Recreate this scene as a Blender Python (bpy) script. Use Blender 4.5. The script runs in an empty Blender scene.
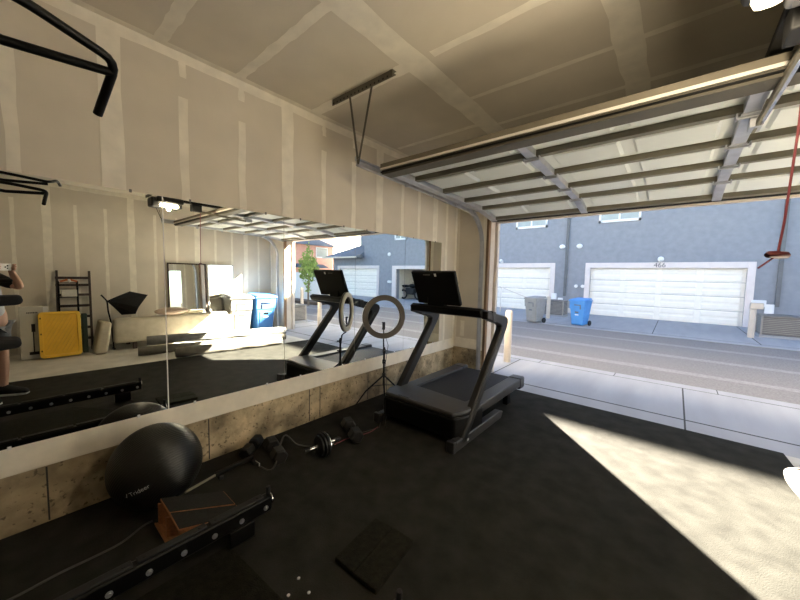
import bpy, bmesh, math, random
from mathutils import Vector, Matrix, Euler
R = random.Random(7)
SC = bpy.context.scene
COL = SC.collection
PI = math.pi

# ------------------------------------------------------------------ camera
CAM = Vector((2.768, 0.0, 1.5))
YAW, PITCH, ROLL, FPX = 0.6959, 0.0733, 0.0221, 328.8
fwd = Vector((-math.sin(YAW)*math.cos(PITCH), math.cos(YAW)*math.cos(PITCH), -math.sin(PITCH)))
rgt0 = Vector((math.cos(YAW), math.sin(YAW), 0)); up0 = rgt0.cross(fwd)
rgt = math.cos(ROLL)*rgt0 + math.sin(ROLL)*up0
upv = -math.sin(ROLL)*rgt0 + math.cos(ROLL)*up0
cd = bpy.data.cameras.new('camera'); cam = bpy.data.objects.new('camera', cd); COL.objects.link(cam)
cd.sensor_width = 36; cd.lens = FPX/800*36; cd.clip_start = 0.004; cd.clip_end = 300
cam.matrix_world = Matrix(((rgt.x, upv.x, -fwd.x, CAM.x), (rgt.y, upv.y, -fwd.y, CAM.y), (rgt.z, upv.z, -fwd.z, CAM.z), (0, 0, 0, 1)))
SC.camera = cam

# ------------------------------------------------------------------ light
SUN_DIR = Vector((0.68, -0.73, -0.613)).normalized()      # the way the light travels
w = bpy.data.worlds.new('world'); SC.world = w; w.use_nodes = True
nt = w.node_tree; nt.nodes.clear()
sky = nt.nodes.new('ShaderNodeTexSky'); sky.sky_type = 'NISHITA'; sky.sun_disc = False
sky.sun_elevation = math.radians(32); sky.sun_rotation = math.atan2(-SUN_DIR.x, -SUN_DIR.y)
bg = nt.nodes.new('ShaderNodeBackground'); bg.inputs['Strength'].default_value = 0.43
wo = nt.nodes.new('ShaderNodeOutputWorld')
nt.links.new(sky.outputs[0], bg.inputs[0]); nt.links.new(bg.outputs[0], wo.inputs[0])
sl = bpy.data.lights.new('sun', 'SUN'); sun = bpy.data.objects.new('sun', sl); COL.objects.link(sun)
sl.energy = 115; sl.angle = math.radians(0.6); sl.color = (1.0, 0.91, 0.76)
sun.rotation_euler = SUN_DIR.to_track_quat('-Z', 'Y').to_euler(); sun.location = (-5, 8, 12)

vs = SC.view_settings
SC.display_settings.display_device = 'sRGB'
vs.view_transform = 'Standard'; vs.look = 'None'; vs.gamma = 1; vs.use_curve_mapping = False
vs.exposure = 0.66
LAMP_W = 24

# ------------------------------------------------------------------ materials
def mat(name, col, rough=0.6, metal=0.0, var=0.12, scale=6.0, bump=0.0, bscale=60.0, spec=0.5, stretch=None, detail=4):
    m = bpy.data.materials.new(name); m.use_nodes = True
    t = m.node_tree; b = t.nodes['Principled BSDF']
    b.inputs['Roughness'].default_value = rough; b.inputs['Metallic'].default_value = metal
    b.inputs['Specular IOR Level'].default_value = spec
    tc = t.nodes.new('ShaderNodeTexCoord')
    mp = t.nodes.new('ShaderNodeMapping')
    if stretch: mp.inputs['Scale'].default_value = stretch
    t.links.new(tc.outputs['Object'], mp.inputs[0])
    n = t.nodes.new('ShaderNodeTexNoise'); n.inputs['Scale'].default_value = scale; n.inputs['Detail'].default_value = detail
    t.links.new(mp.outputs[0], n.inputs['Vector'])
    r = t.nodes.new('ShaderNodeMapRange'); r.inputs[1].default_value = .3; r.inputs[2].default_value = .7
    r.inputs[3].default_value = 1-var; r.inputs[4].default_value = 1+var
    t.links.new(n.outputs[0], r.inputs[0])
    mx = t.nodes.new('ShaderNodeVectorMath'); mx.operation = 'SCALE'; mx.inputs[0].default_value = col[:3]
    t.links.new(r.outputs[0], mx.inputs['Scale']); t.links.new(mx.outputs[0], b.inputs['Base Color'])
    if bump:
        n2 = t.nodes.new('ShaderNodeTexNoise'); n2.inputs['Scale'].default_value = bscale; n2.inputs['Detail'].default_value = 3
        t.links.new(mp.outputs[0], n2.inputs['Vector'])
        bp = t.nodes.new('ShaderNodeBump'); bp.inputs['Strength'].default_value = bump; bp.inputs['Distance'].default_value = .01
        t.links.new(n2.outputs[0], bp.inputs['Height']); t.links.new(bp.outputs[0], b.inputs['Normal'])
    return m

def emis(name, col, s):
    m = bpy.data.materials.new(name); m.use_nodes = True
    b = m.node_tree.nodes['Principled BSDF']; b.inputs['Base Color'].default_value = (*col, 1)
    b.inputs['Emission Color'].default_value = (*col, 1); b.inputs['Emission Strength'].default_value = s
    return m

M = dict(
    drywall=mat('drywall', (.71, .645, .54), .9, var=.05, scale=3, bump=.05, bscale=120),
    tape=mat('joint_compound', (.87, .815, .705), .9, var=.07, scale=9, bump=.06, bscale=80),
    conc=mat('stem_wall_concrete', (.19, .145, .085), .95, var=.5, scale=5, bump=.6, bscale=22, detail=10),
    slab=mat('slab_concrete', (.50, .475, .42), .8, var=.15, scale=3, bump=.1, detail=8),
    apron=mat('apron_concrete', (.30, .305, .32), .9, var=.08, scale=4, bump=.2, bscale=90, stretch=(1, .15, 1), detail=8),
    asphalt=mat('asphalt', (.185, .173, .168), .95, var=.25, scale=40, bump=.4, bscale=120, detail=8),
    asphalt2=mat('worn_asphalt', (.245, .233, .225), .95, var=.2, scale=30, bump=.3, bscale=120, detail=8),
    joint=mat('dark_joint', (.04, .04, .04), .9),
    rubber=mat('rubber_mat', (.0258, .0252, .0220), .75, var=.26, scale=7, bump=.35, bscale=140, detail=12, spec=.03),
    rubber2=mat('textured_rubber', (.012, .0115, .0075), .85, var=.4, scale=30, bump=.8, bscale=220, spec=.1),
    stucco=mat('grey_blue_stucco', (.25, .265, .295), .95, var=.08, scale=5, bump=.3, bscale=60),
    dstucco=mat('dark_stucco', (.02, .022, .026), .95, var=.08),  # darkened so the unseen facade throws little sun back
    trimw=mat('pale_trim', (.66, .60, .58), .7, var=.04),
    doorw=mat('white_door_paint', (.84, .80, .72), .55, var=.03),
    cream=mat('cream_paint', (.60, .53, .46), .8, var=.06),
    woodj=mat('raw_wood', (.22, .135, .075), .8, var=.3, scale=5, stretch=(6, 6, .6)),
    tanp=mat('tan_edge', (.20, .175, .13), .7, var=.05),
    brownp=mat('brown_steel', (.085, .074, .052), .6),
    galv=mat('galvanised_steel', (.50, .51, .54), .42, .75, var=.12, scale=9),
    doorin=mat('door_inside', (.66, .69, .67), .6, var=.03),
    strut=mat('strut_steel', (.17, .155, .115), .6, .1, var=.12),
    black=mat('black_powdercoat', (.0022, .0022, .0021), .45, var=.2, scale=20, spec=.2),
    blackm=mat('black_matte', (.006, .006, .006), .7, var=.2, scale=20),
    tmgrey=mat('treadmill_grey', (.038, .038, .039), .45, .15, var=.1, scale=12),
    tmdark=mat('treadmill_charcoal', (.0045, .0045, .0045), .38, .05, var=.1),
    belt=mat('running_belt', (.0050, .0070, .0125), .6, var=.15, scale=40, bump=.1, bscale=300, spec=.3),  # blue in the base colour stands for reflected sky
    chrome=mat('chrome', (.75, .75, .76), .16, 1, var=.03),
    iron=mat('rubber_hex', (.004, .004, .004), .6, var=.2),
    ringw=mat('ring_diffuser', (.88, .84, .76), .5, var=.02),
    ringb=mat('ring_back', (.085, .075, .066), .5, var=.04),
    cord=mat('dark_cord', (.05, .045, .04), .5),
    red=mat('red_rope', (.15, .022, .03), .6),
    redd=mat('red_plastic', (.07, .005, .006), .4),
    plywood=mat('plywood', (.42, .17, .07), .6, var=.25, scale=8, stretch=(1, 8, 8)),
    grip=mat('grip_tape', (.015, .015, .013), .9, var=.25, scale=60, bump=.5, bscale=400),
    white=mat('white_plastic', (.75, .75, .75), .5, var=.03),
    yellow=mat('yellow_plastic', (.92, .56, .05), .45, var=.06),
    sofa=mat('beige_cloth', (.48, .43, .33), .95, var=.1, scale=8, bump=.3, bscale=200),
    carpet=mat('carpet_back', (.115, .105, .085), .95, var=.12, scale=14, bump=.5, bscale=160),
    carpetg=mat('grey_carpet_back', (.18, .18, .17), .95, var=.12, scale=14, bump=.5, bscale=160),
    pillow=mat('pink_beige_cloth', (.45, .35, .28), .95, var=.1, scale=12),
    blackcloth=mat('black_cloth', (.005, .0055, .0065), .85, var=.2),
    ladder=mat('dark_stained_wood', (.045, .026, .018), .6, var=.3, stretch=(6, 6, 1)),
    paper=mat('paper', (.55, .53, .46), .8, var=.05),
    orange=mat('orange_wrap', (.55, .16, .04), .6),
    green=mat('dark_green', (.045, .07, .05), .6),
    bin_pale=mat('bin_pale', (.065, .064, .060), .6, var=.1),
    bin_grey=mat('bin_grey', (.24, .25, .255), .6, var=.1),
    bin_dark=mat('bin_dark', (.12, .14, .17), .6),
    bin_deep=mat('bin_deep', (.03, .13, .36), .5, var=.08),
    bin_blue=mat('bin_blue', (.07, .26, .62), .5, var=.08),
    tyre=mat('black_tyre', (.02, .02, .02), .8),
    bollard=mat('bollard_paint', (.50, .44, .37), .7, var=.05),
    acm=mat('ac_metal', (.16, .15, .14), .5, .3),
    acguard=mat('ac_guard', (.30, .28, .255), .6, var=.1),
    grille=mat('ac_grille', (.13, .125, .12), .6, var=.15, scale=60),
    glass=mat('window_glass', (.35, .38, .36), .12, var=.1, scale=2),
    roof=mat('roof_shingle', (.11, .13, .17), .9, var=.25, scale=30),
    pink=mat('pink_stucco', (.66, .36, .28), .95, var=.06),
    creamh=mat('cream_stucco', (.66, .62, .52), .95, var=.05),
    leaf=mat('leaf', (.24, .34, .08), .7, var=.35, scale=9),
    bark=mat('bark', (.22, .16, .11), .9, var=.3),
    mulch=mat('mulch', (.10, .07, .05), .95, var=.4, scale=30),
    skin=mat('skin', (.56, .33, .24), .55, var=.06),
    hair=mat('hair', (.06, .035, .02), .6),
    shirt=mat('white_shirt', (.62, .64, .68), .9, var=.04),
    denim=mat('grey_denim', (.15, .165, .185), .9, var=.25, scale=25),
    screen=mat('black_glass', (.006, .006, .007), .12, var=.02),
    eye=mat('eye_white', (.8, .8, .78), .3),
    gutter=mat('downpipe', (.12, .125, .13), .6),
)
def concrete(name, col):
    m = mat(name, col, .95, var=.40, scale=5, bump=.7, bscale=24, detail=10, spec=.2); t = m.node_tree; b = t.nodes['Principled BSDF']
    src = b.inputs['Base Color'].links[0].from_socket
    tc = next(n for n in t.nodes if n.type == 'TEX_COORD')
    cur = src
    for kind, sc, lo, hi, dark in (('n', 1.7, .42, .60, .60), ('n', 7, .50, .66, .62), ('n', 38, .60, .68, .40)):
        if kind == 'n':
            n = t.nodes.new('ShaderNodeTexNoise'); n.inputs['Scale'].default_value = sc; n.inputs['Detail'].default_value = 8; out = n.outputs[0]
        else:
            n = t.nodes.new('ShaderNodeTexVoronoi'); n.feature = 'DISTANCE_TO_EDGE'; n.inputs['Scale'].default_value = 1.6; out = n.outputs['Distance']
        t.links.new(tc.outputs['Object'], n.inputs['Vector'])
        r = t.nodes.new('ShaderNodeMapRange'); r.inputs[1].default_value = lo; r.inputs[2].default_value = hi if kind == 'n' else .012
        if kind == 'n': r.inputs[3].default_value = 1.0; r.inputs[4].default_value = dark
        else: r.inputs[3].default_value = dark; r.inputs[4].default_value = 1.0
        t.links.new(out, r.inputs[0])
        v = t.nodes.new('ShaderNodeVectorMath'); v.operation = 'SCALE'; t.links.new(cur, v.inputs[0]); t.links.new(r.outputs[0], v.inputs['Scale']); cur = v.outputs[0]
    t.links.new(cur, b.inputs['Base Color']); return m
M['conc'] = concrete('poured_concrete', (.54, .44, .29))
m = bpy.data.materials.new('mirror_glass'); m.use_nodes = True
b = m.node_tree.nodes['Principled BSDF']; b.inputs['Metallic'].default_value = 1; b.inputs['Roughness'].default_value = 0.0
b.inputs['Base Color'].default_value = (.90, .92, .885, 1); M['mirror'] = m

# ------------------------------------------------------------------ mesh builder
class MB:
    def __init__(s): s.v = []; s.f = []; s.mi = []; s.cur = 0
    def add(s, vs, fs, mi=None):
        o = len(s.v); s.v += [Vector(q) for q in vs]
        s.f += [tuple(i+o for i in f) for f in fs]; s.mi += [s.cur if mi is None else mi]*len(fs); return s
    def box(s, lo, hi, rot=None, piv=None, mi=None):
        (a, b_, c), (d, e, f) = lo, hi
        vs = [Vector(q) for q in ((a,b_,c),(d,b_,c),(d,e,c),(a,e,c),(a,b_,f),(d,b_,f),(d,e,f),(a,e,f))]
        if rot is not None:
            p = Vector(piv) if piv is not None else (Vector(lo)+Vector(hi))/2
            vs = [rot @ (q-p) + p for q in vs]
        return s.add(vs, [(0,3,2,1),(4,5,6,7),(0,1,5,4),(1,2,6,5),(2,3,7,6),(3,0,4,7)], mi)
    def hexa(s, p, mi=None):   # 8 points: bottom 4 then top 4
        return s.add(p, [(0,3,2,1),(4,5,6,7),(0,1,5,4),(1,2,6,5),(2,3,7,6),(3,0,4,7)], mi)
    def bar(s, p0, p1, a, b_, up=(0,0,1), mi=None):   # rectangular bar, a across, b_ along up
        p0, p1 = Vector(p0), Vector(p1); d = (p1-p0).normalized(); u = Vector(up); x = d.cross(u)
        if x.length < 1e-5: x = d.cross(Vector((1,0,0)))
        x.normalize(); y = x.cross(d).normalized()
        q = lambda p, i, j: p + x*(a/2*i) + y*(b_/2*j)
        return s.hexa([q(p0,-1,-1),q(p0,1,-1),q(p1,1,-1),q(p1,-1,-1),q(p0,-1,1),q(p0,1,1),q(p1,1,1),q(p1,-1,1)], mi)
    def tube(s, pts, r, n=10, closed=False, mi=None):
        pts = [Vector(p) for p in pts]; rs = r if isinstance(r, (list, tuple)) else [r]*len(pts)
        k = len(pts); vs = []; prev = None
        for i, p in enumerate(pts):
            a = pts[(i-1) % k] if (i > 0 or closed) else p; c = pts[(i+1) % k] if (i < k-1 or closed) else p
            d = (c-a).normalized()
            if prev is None:
                x = d.cross(Vector((0,0,1)))
                if x.length < 1e-3: x = d.cross(Vector((1,0,0)))
            else: x = prev - d*prev.dot(d)
            x.normalize(); prev = x; y = d.cross(x)
            for j in range(n):
                t = 2*PI*j/n; vs.append(p + (x*math.cos(t)+y*math.sin(t))*rs[i])
        fs = []
        for i in range(k if closed else k-1):
            for j in range(n):
                i2 = (i+1) % k
                fs.append((i*n+j, i*n+(j+1) % n, i2*n+(j+1) % n, i2*n+j))
        if not closed: fs += [tuple(range(n))[::-1], tuple((k-1)*n+j for j in range(n))]
        return s.add(vs, fs, mi)
    def cyl(s, p0, p1, r0, r1=None, n=20, mi=None):
        return s.tube([p0, p1], [r0, r0 if r1 is None else r1], n, mi=mi)
    def prism(s, poly, d, mi=None):    # planar polygon extruded by d
        k = len(poly); P = [Vector(p) for p in poly]; D = Vector(d)
        return s.add(P+[p+D for p in P], [tuple(range(k))[::-1], tuple(range(k, 2*k))]+[(i, (i+1) % k, k+(i+1) % k, k+i) for i in range(k)], mi)
    def ball(s, c, rx, ry=None, rz=None, n=16, m_=10, mi=None):
        ry = ry or rx; rz = rz or rx; c = Vector(c); vs = [c+Vector((0,0,rz))]
        for i in range(1, m_):
            t = PI*i/m_
            for j in range(n):
                p = 2*PI*j/n; vs.append(c+Vector((rx*math.sin(t)*math.cos(p), ry*math.sin(t)*math.sin(p), rz*math.cos(t))))
        vs.append(c-Vector((0,0,rz))); fs = [(0, 1+j, 1+(j+1) % n) for j in range(n)]
        for i in range(m_-2):
            for j in range(n): fs.append((1+i*n+j, 1+(i+1)*n+j, 1+(i+1)*n+(j+1) % n, 1+i*n+(j+1) % n))
        e = len(vs)-1; fs += [(e, 1+(m_-2)*n+(j+1) % n, 1+(m_-2)*n+j) for j in range(n)]
        return s.add(vs, fs, mi)
    def build(s, name, mats, parent=None, smooth=True, bevel=0.0, ang=35, seg=2):
        me = bpy.data.meshes.new(name); off = parent_loc(parent)
        me.from_pydata([v-off for v in s.v], [], s.f)
        ms = mats if isinstance(mats, (list, tuple)) else [mats]
        for q in ms: me.materials.append(M[q] if isinstance(q, str) else q)
        for p, i in zip(me.polygons, s.mi): p.material_index = i
        bm = bmesh.new(); bm.from_mesh(me); bmesh.ops.recalc_face_normals(bm, faces=bm.faces); bm.to_mesh(me); bm.free()
        if smooth:
            me.shade_smooth(); me.set_sharp_from_angle(angle=math.radians(ang))
        o = bpy.data.objects.new(name, me); COL.objects.link(o)
        if parent: o.parent = parent
        if bevel:
            bv = o.modifiers.new('bevel', 'BEVEL'); bv.width = bevel; bv.segments = seg; bv.limit_method = 'ANGLE'; bv.angle_limit = math.radians(40)
        return o
def parent_loc(p):
    l = Vector((0,0,0))
    while p: l += p.location; p = p.parent
    return l
def thing(name, label, cat, loc=(0,0,0), group=None):
    o = bpy.data.objects.new(name, None); COL.objects.link(o); o.empty_display_size = .1
    o.location = loc; return tag(o, label, cat, group)
def tag(o, label, cat, group=None):
    o['label'] = label; o['category'] = cat
    if group: o['group'] = group
    return o
def struct(o, label=None):
    o['kind'] = 'structure'
    if label: o['label'] = label
    return o
def copy_tree(o, parent=None):
    c = o.copy(); COL.objects.link(c)
    if parent: c.parent = parent
    for ch in list(o.children): copy_tree(ch, c)
    return c
def text(body, name, mtl, parent, mtx, size, ext=.001):
    cu = bpy.data.curves.new('txt', 'FONT'); cu.body = body; cu.size = size; cu.extrude = ext
    cu.align_x = 'CENTER'; cu.align_y = 'CENTER'
    t = bpy.data.objects.new('txt', cu); COL.objects.link(t)
    dg = bpy.context.evaluated_depsgraph_get(); me = bpy.data.meshes.new_from_object(t.evaluated_get(dg))
    bpy.data.objects.remove(t); bpy.data.curves.remove(cu)
    off = parent_loc(parent)
    for v in me.vertices: v.co = mtx @ v.co - off
    me.materials.clear(); me.materials.append(M[mtl])
    o = bpy.data.objects.new(name, me); COL.objects.link(o); o.parent = parent; return o
def frame(origin, x, y):
    x = Vector(x).normalized(); y = Vector(y).normalized(); z = x.cross(y).normalized(); y = z.cross(x)
    return Matrix(((x.x, y.x, z.x, origin[0]), (x.y, y.y, z.y, origin[1]), (x.z, y.z, z.z, origin[2]), (0,0,0,1)))

# ------------------------------------------------------------------ the setting
XR, YB, YF, ZC = 5.9, -3.2, 4.72, 3.03
struct(MB().box((-.15, YB-.15, -.2), (XR+.15, 4.36, -.008)).build('floor', 'slab'))

def strip(mb, face, a0, a1, lo, hi, mi=1, jit=.006, n=14):
    """a tape strip: along lo..hi in the second axis, a0..a1 in the first; slightly wavy edges"""
    L = []; Rr = []; mb.k = getattr(mb, 'k', 0)+1
    for i in range(n+1):
        t = lo+(hi-lo)*i/n
        L.append(face(a0+R.uniform(-jit, jit), t)); Rr.append(face(a1+R.uniform(-jit, jit), t))
    a, b_, c = (Vector(q) for q in (L[0], L[1], Rr[0])); nn = (b_-a).cross(c-a).normalized()
    inn = Vector((2.9, 1, 1.5))-a
    if nn.dot(inn) < 0: nn = -nn
    L = [Vector(q)+nn*.00012*mb.k for q in L]; Rr = [Vector(q)+nn*.00012*mb.k for q in Rr]
    k = n+1
    mb.add(L+Rr, [(i, i+1, k+i+1, k+i) for i in range(n)], mi)

wl = MB(); wl.box((-.15, YB, .34), (0, 4.74, ZC))
fl = lambda y, z: (.0012, y, z)
strip(wl, fl, YB, YF, ZC-.0, ZC-.075, n=1) if False else None
strip(wl, lambda z, y: (.0012, y, z), ZC-.07, ZC-.001, YB, YF, n=60)          # tape along the ceiling angle
strip(wl, lambda z, y: (.0008, y, z), .342, .50, YB, YF, n=60, jit=.002)       # mudded band under the mirrors
for i, yc in enumerate((-2.8, -2.4, -2., -1.6, -1.18, -.78, -.36, .05, .46, .86, 1.27, 1.68, 2.08, 2.48, 2.89, 3.32, 3.68, 4.08, 4.4)):
    wide = i % 3 == 2
    hw = .058 if wide else .028
    top = ZC-.05 if wide else ZC-R.uniform(.28, .36)
    strip(wl, fl, yc-hw, yc+hw, .5, top)
    if not wide: strip(wl, fl, yc-.022, yc+.022, ZC-.13-R.uniform(0,.04), ZC-.05, n=4)
for y in (.30, 1.56, 2.62): strip(wl, fl, y-.03, y+.03, .345, .5, n=3)
strip(wl, fl, 4.66, 4.735, .36, ZC)
struct(wl.build('wall_left', ['drywall', 'tape'], smooth=False))
cb = MB(); cb.box((-.15, YB, -.1), (-.010, 4.74, .338))
for y in (.1, .98, 1.92, 2.05, 2.75, 3.5): cb.box((-.012, y, 0), (-.0085, y+.008, .33), mi=1)
struct(cb.build('baseboard_left', ['conc', 'joint'], smooth=False))

XJ0, XJ1, ZH = .56, 5.17, 2.375        # the garage opening
wf = MB()
wf.box((-.15, YF, .36), (XJ0-.03, 4.92, 3.2)); 
strip(wf, lambda x, z: (x, YF-.001, z), .0, .05, .36, ZC); strip(wf, lambda x, z: (x, YF-.001, z), .46, .52, .36, ZC)
strip(wf, lambda z, x: (x, YF-.001, z), .37, .52, 0, .5, n=5)
strip(wf, lambda x, z: (x, YF-.001, z), .12, .19, .55, .8, n=4)
struct(wf.build('wall_front_left', ['drywall', 'tape'], smooth=False))
cf = MB(); cf.box((-.15, YF+.006, -.1), (XJ0-.03, 4.90, .358))
struct(cf.build('baseboard_front_left', 'conc', smooth=False))
wf = MB(); wf.box((XJ1+.03, YF, .0), (XR+.15, 4.92, 3.2)); strip(wf, lambda x, z: (x, YF-.001, z), XR-.06, XR, 0, ZC)
struct(wf.build('wall_front_right', ['drywall', 'tape'], smooth=False))
struct(MB().box((XJ0-.03, YF, ZH+.03), (XJ1+.03, 4.92, 3.2)).build('wall_front_header', 'drywall', smooth=False))
# unseen outer walls of this building, made low and dark to limit bounced sun
struct(MB().box((-9, 4.60, 3.2), (15, 4.95, 3.7)).box((-9, 4.6, 0), (-.15, 4.95, 3.2)).box((XR+.15, 4.6, 0), (15, 4.95, 3.2)).build('wall_outside', 'dstucco', smooth=False))
tj = MB(); tj.box((XJ0-.04, YF-.012, -.01), (XJ0, 4.775, ZH)).box((XJ1, YF-.012, -.01), (XJ1+.04, 4.775, ZH)).box((XJ0-.04, YF-.012, ZH), (XJ1+.04, 4.775, ZH+.04))
struct(tj.build('trim_1', 'woodj', smooth=False, bevel=.003), 'raw wood frame lining the garage opening')
tj = MB(); tj.box((XJ0-.04, 4.775, -.01), (XJ0+.004, 4.92, ZH)).box((XJ1-.004, 4.775, -.01), (XJ1+.04, 4.92, ZH)).box((XJ0-.04, 4.775, ZH-.012), (XJ1+.04, 4.92, ZH+.04))
tj.box((XJ0-.12, 4.92, -.01), (XJ0+.05, 4.99, ZH+.1)).box((XJ1-.05, 4.92, -.01), (XJ1+.12, 4.99, ZH+.1)).box((XJ0-.12, 4.92, ZH-.03), (XJ1+.12, 4.99, ZH+.12))
struct(tj.build('trim_2', 'cream', smooth=False, bevel=.004), 'cream painted outer casing of the garage opening')

wr = MB(); wr.box((XR, YB, -.1), (XR+.15, 4.74, ZC))
fr = lambda y, z: (XR-.0012, y, z)
strip(wr, lambda z, y: (XR-.0012, y, z), ZC-.08, ZC-.001, YB, YF, n=60)
for i, yc in enumerate((-2.3, -1.9, -1.5, -1.1, -.7, -.3, .1, .5, .87, 1.29, 1.69, 2.09, 2.49, 2.9, 3.3, 3.69, 4.04, 4.38)):
    wide = i % 3 == 1
    hw = .055 if wide else .025
    strip(wr, fr, yc-hw, yc+hw, 0, ZC-.08 if wide else ZC-.35)
struct(wr.build('wall_right', ['drywall', 'tape'], smooth=False))
struct(MB().box((-.15, YB-.15, -.1), (XR+.15, YB, ZC)).build('wall_back', 'drywall', smooth=False))
ce = MB(); ce.box((-.15, YB-.15, ZC), (XR+.15, 4.74, ZC+.12))
fc = lambda a, b_: (a, b_, ZC-.0012)
strip(ce, fc, 0, .06, YB, YF, n=60)
strip(ce, fc, 1.13, 1.32, YB, YF, n=40, jit=.01)
strip(ce, fc, 2.36, 2.52, YB, YF, n=40, jit=.01); strip(ce, fc, 3.62, 3.76, YB, YF, n=40, jit=.01); strip(ce, fc, 4.85, 5., YB, YF, n=40, jit=.01)
for y, x0, x1, h in ((-1.7, 0, 6, .03), (-.5, 0, 6, .03), (.72, .05, 1.15, .04), (1.24, .05, 1.15, .036), (1.95, .05, 1.15, .055), (1.95, 1.38, 3.6, .032), (3.1, .1, 1.2, .028), (3.2, 1.3, 5.8, .028), (2.62, 1.3, 5.8, .025)):
    strip(ce, lambda b_, a: (a, b_, ZC-.0012), y-h, y+h, x0, min(x1, XR), n=20)
struct(ce.build('ceiling', ['drywall', 'tape'], smooth=False))

# ground outside
ap = MB(); ap.box((-12, 4.36, -.25), (24, 6.36, -.010))
for y, w_ in ((4.705, .024), (6.12, .012)): ap.box((-12, y, -.013), (24, y+w_, -.0085), mi=1)
for x in (-2.2, .62, 2.93, 5.3, 7.7, 10.2): ap.box((x, 4.36, -.013), (x+.016, 6.12, -.0085), mi=1)
for x in (-1., .95, 2.1, 3.3, 4.5, 6.): ap.box((x, 6.13, -.013), (x+.01, 6.36, -.0085), mi=1)
struct(ap.build('ground_apron', ['apron', 'joint'], smooth=False))
al = MB(); al.box((-30, 6.36, -.25), (45, 11.6, -.02))
al.cur = 1
for y0, y1 in ((7.12, 7.34), (8.55, 8.8), (10.1, 10.3)):
    n = 60
    vs_ = []
    for i in range(n+1):
        x = -30+75*i/n; vs_ += [(x, y0+R.uniform(-.03, .03), -.0185), (x, y1+R.uniform(-.03, .03), -.0185)]
    al.add(vs_, [(2*i, 2*i+2, 2*i+3, 2*i+1) for i in range(n)])
struct(al.build('ground_alley', ['asphalt', 'asphalt2'], smooth=False))
dr = MB(); dr.box((-30, 11.6, -.25), (17.8, 16.4, -.008))
for x in (-5.3, -1.1, 2.33, 4.48, 8.2, 11.6): dr.box((x, 11.9, -.01), (x+.02, 16.3, -.0065), mi=1)
dr.box((-30, 11.95, -.01), (17.8, 11.97, -.0065), mi=1)
struct(dr.build('ground_driveway', ['apron', 'joint'], smooth=False))
struct(MB().box((17.8, 11.6, -.25), (60, 40, -.03)).box((-30, 16.4, -.3), (17.8, 40, -.03)).build('ground_far', 'apron', smooth=False))

# ------------------------------------------------------------------ wall mirrors
MY = [(-1.12, -.205), (-.20, .712), (.716, 1.636), (1.640, 2.512), (2.516, 3.39), (3.394, 4.265)]
ML = ['frameless wall mirror panel left of the doorless tape strip, cut by the picture edge', 'frameless wall mirror panel reflecting the yellow lid and box, leftmost in view',
      'frameless wall mirror panel reflecting the two leaning mirrors and bins', 'frameless wall mirror panel reflecting the treadmill console and tree',
      'frameless wall mirror panel behind the ring light', 'frameless wall mirror panel behind the treadmill screen, nearest the open door']
for (y0, y1), lb in zip(MY, ML):
    if y1 < -.1: continue
    t = thing('wall_mirror', lb, 'mirror', (0, (y0+y1)/2, .5), 'gym mirrors along the left wall')
    g = MB(); g.box((.0015, y0, .502), (.0065, y1, 2.012)); g.build('glass', 'mirror', t, smooth=False)
    if y0 > -.3: MB().box((.0015, y0-.004, .502), (.0068, y0+(.003 if y0 < 1 else -.001), 2.012)).build('polished_edge', 'white' if y0 < 1 else 'acm', t, smooth=False)
    for y in (y0+.17, y1-.17):
        MB().box((.001, y-.007, 2.003), (.0095, y+.007, 2.024)).build('clip', 'acm', t, bevel=.002)
        MB().box((.001, y-.008, .492), (.0095, y+.008, .512)).build('clip', 'white', t, bevel=.002)

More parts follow.
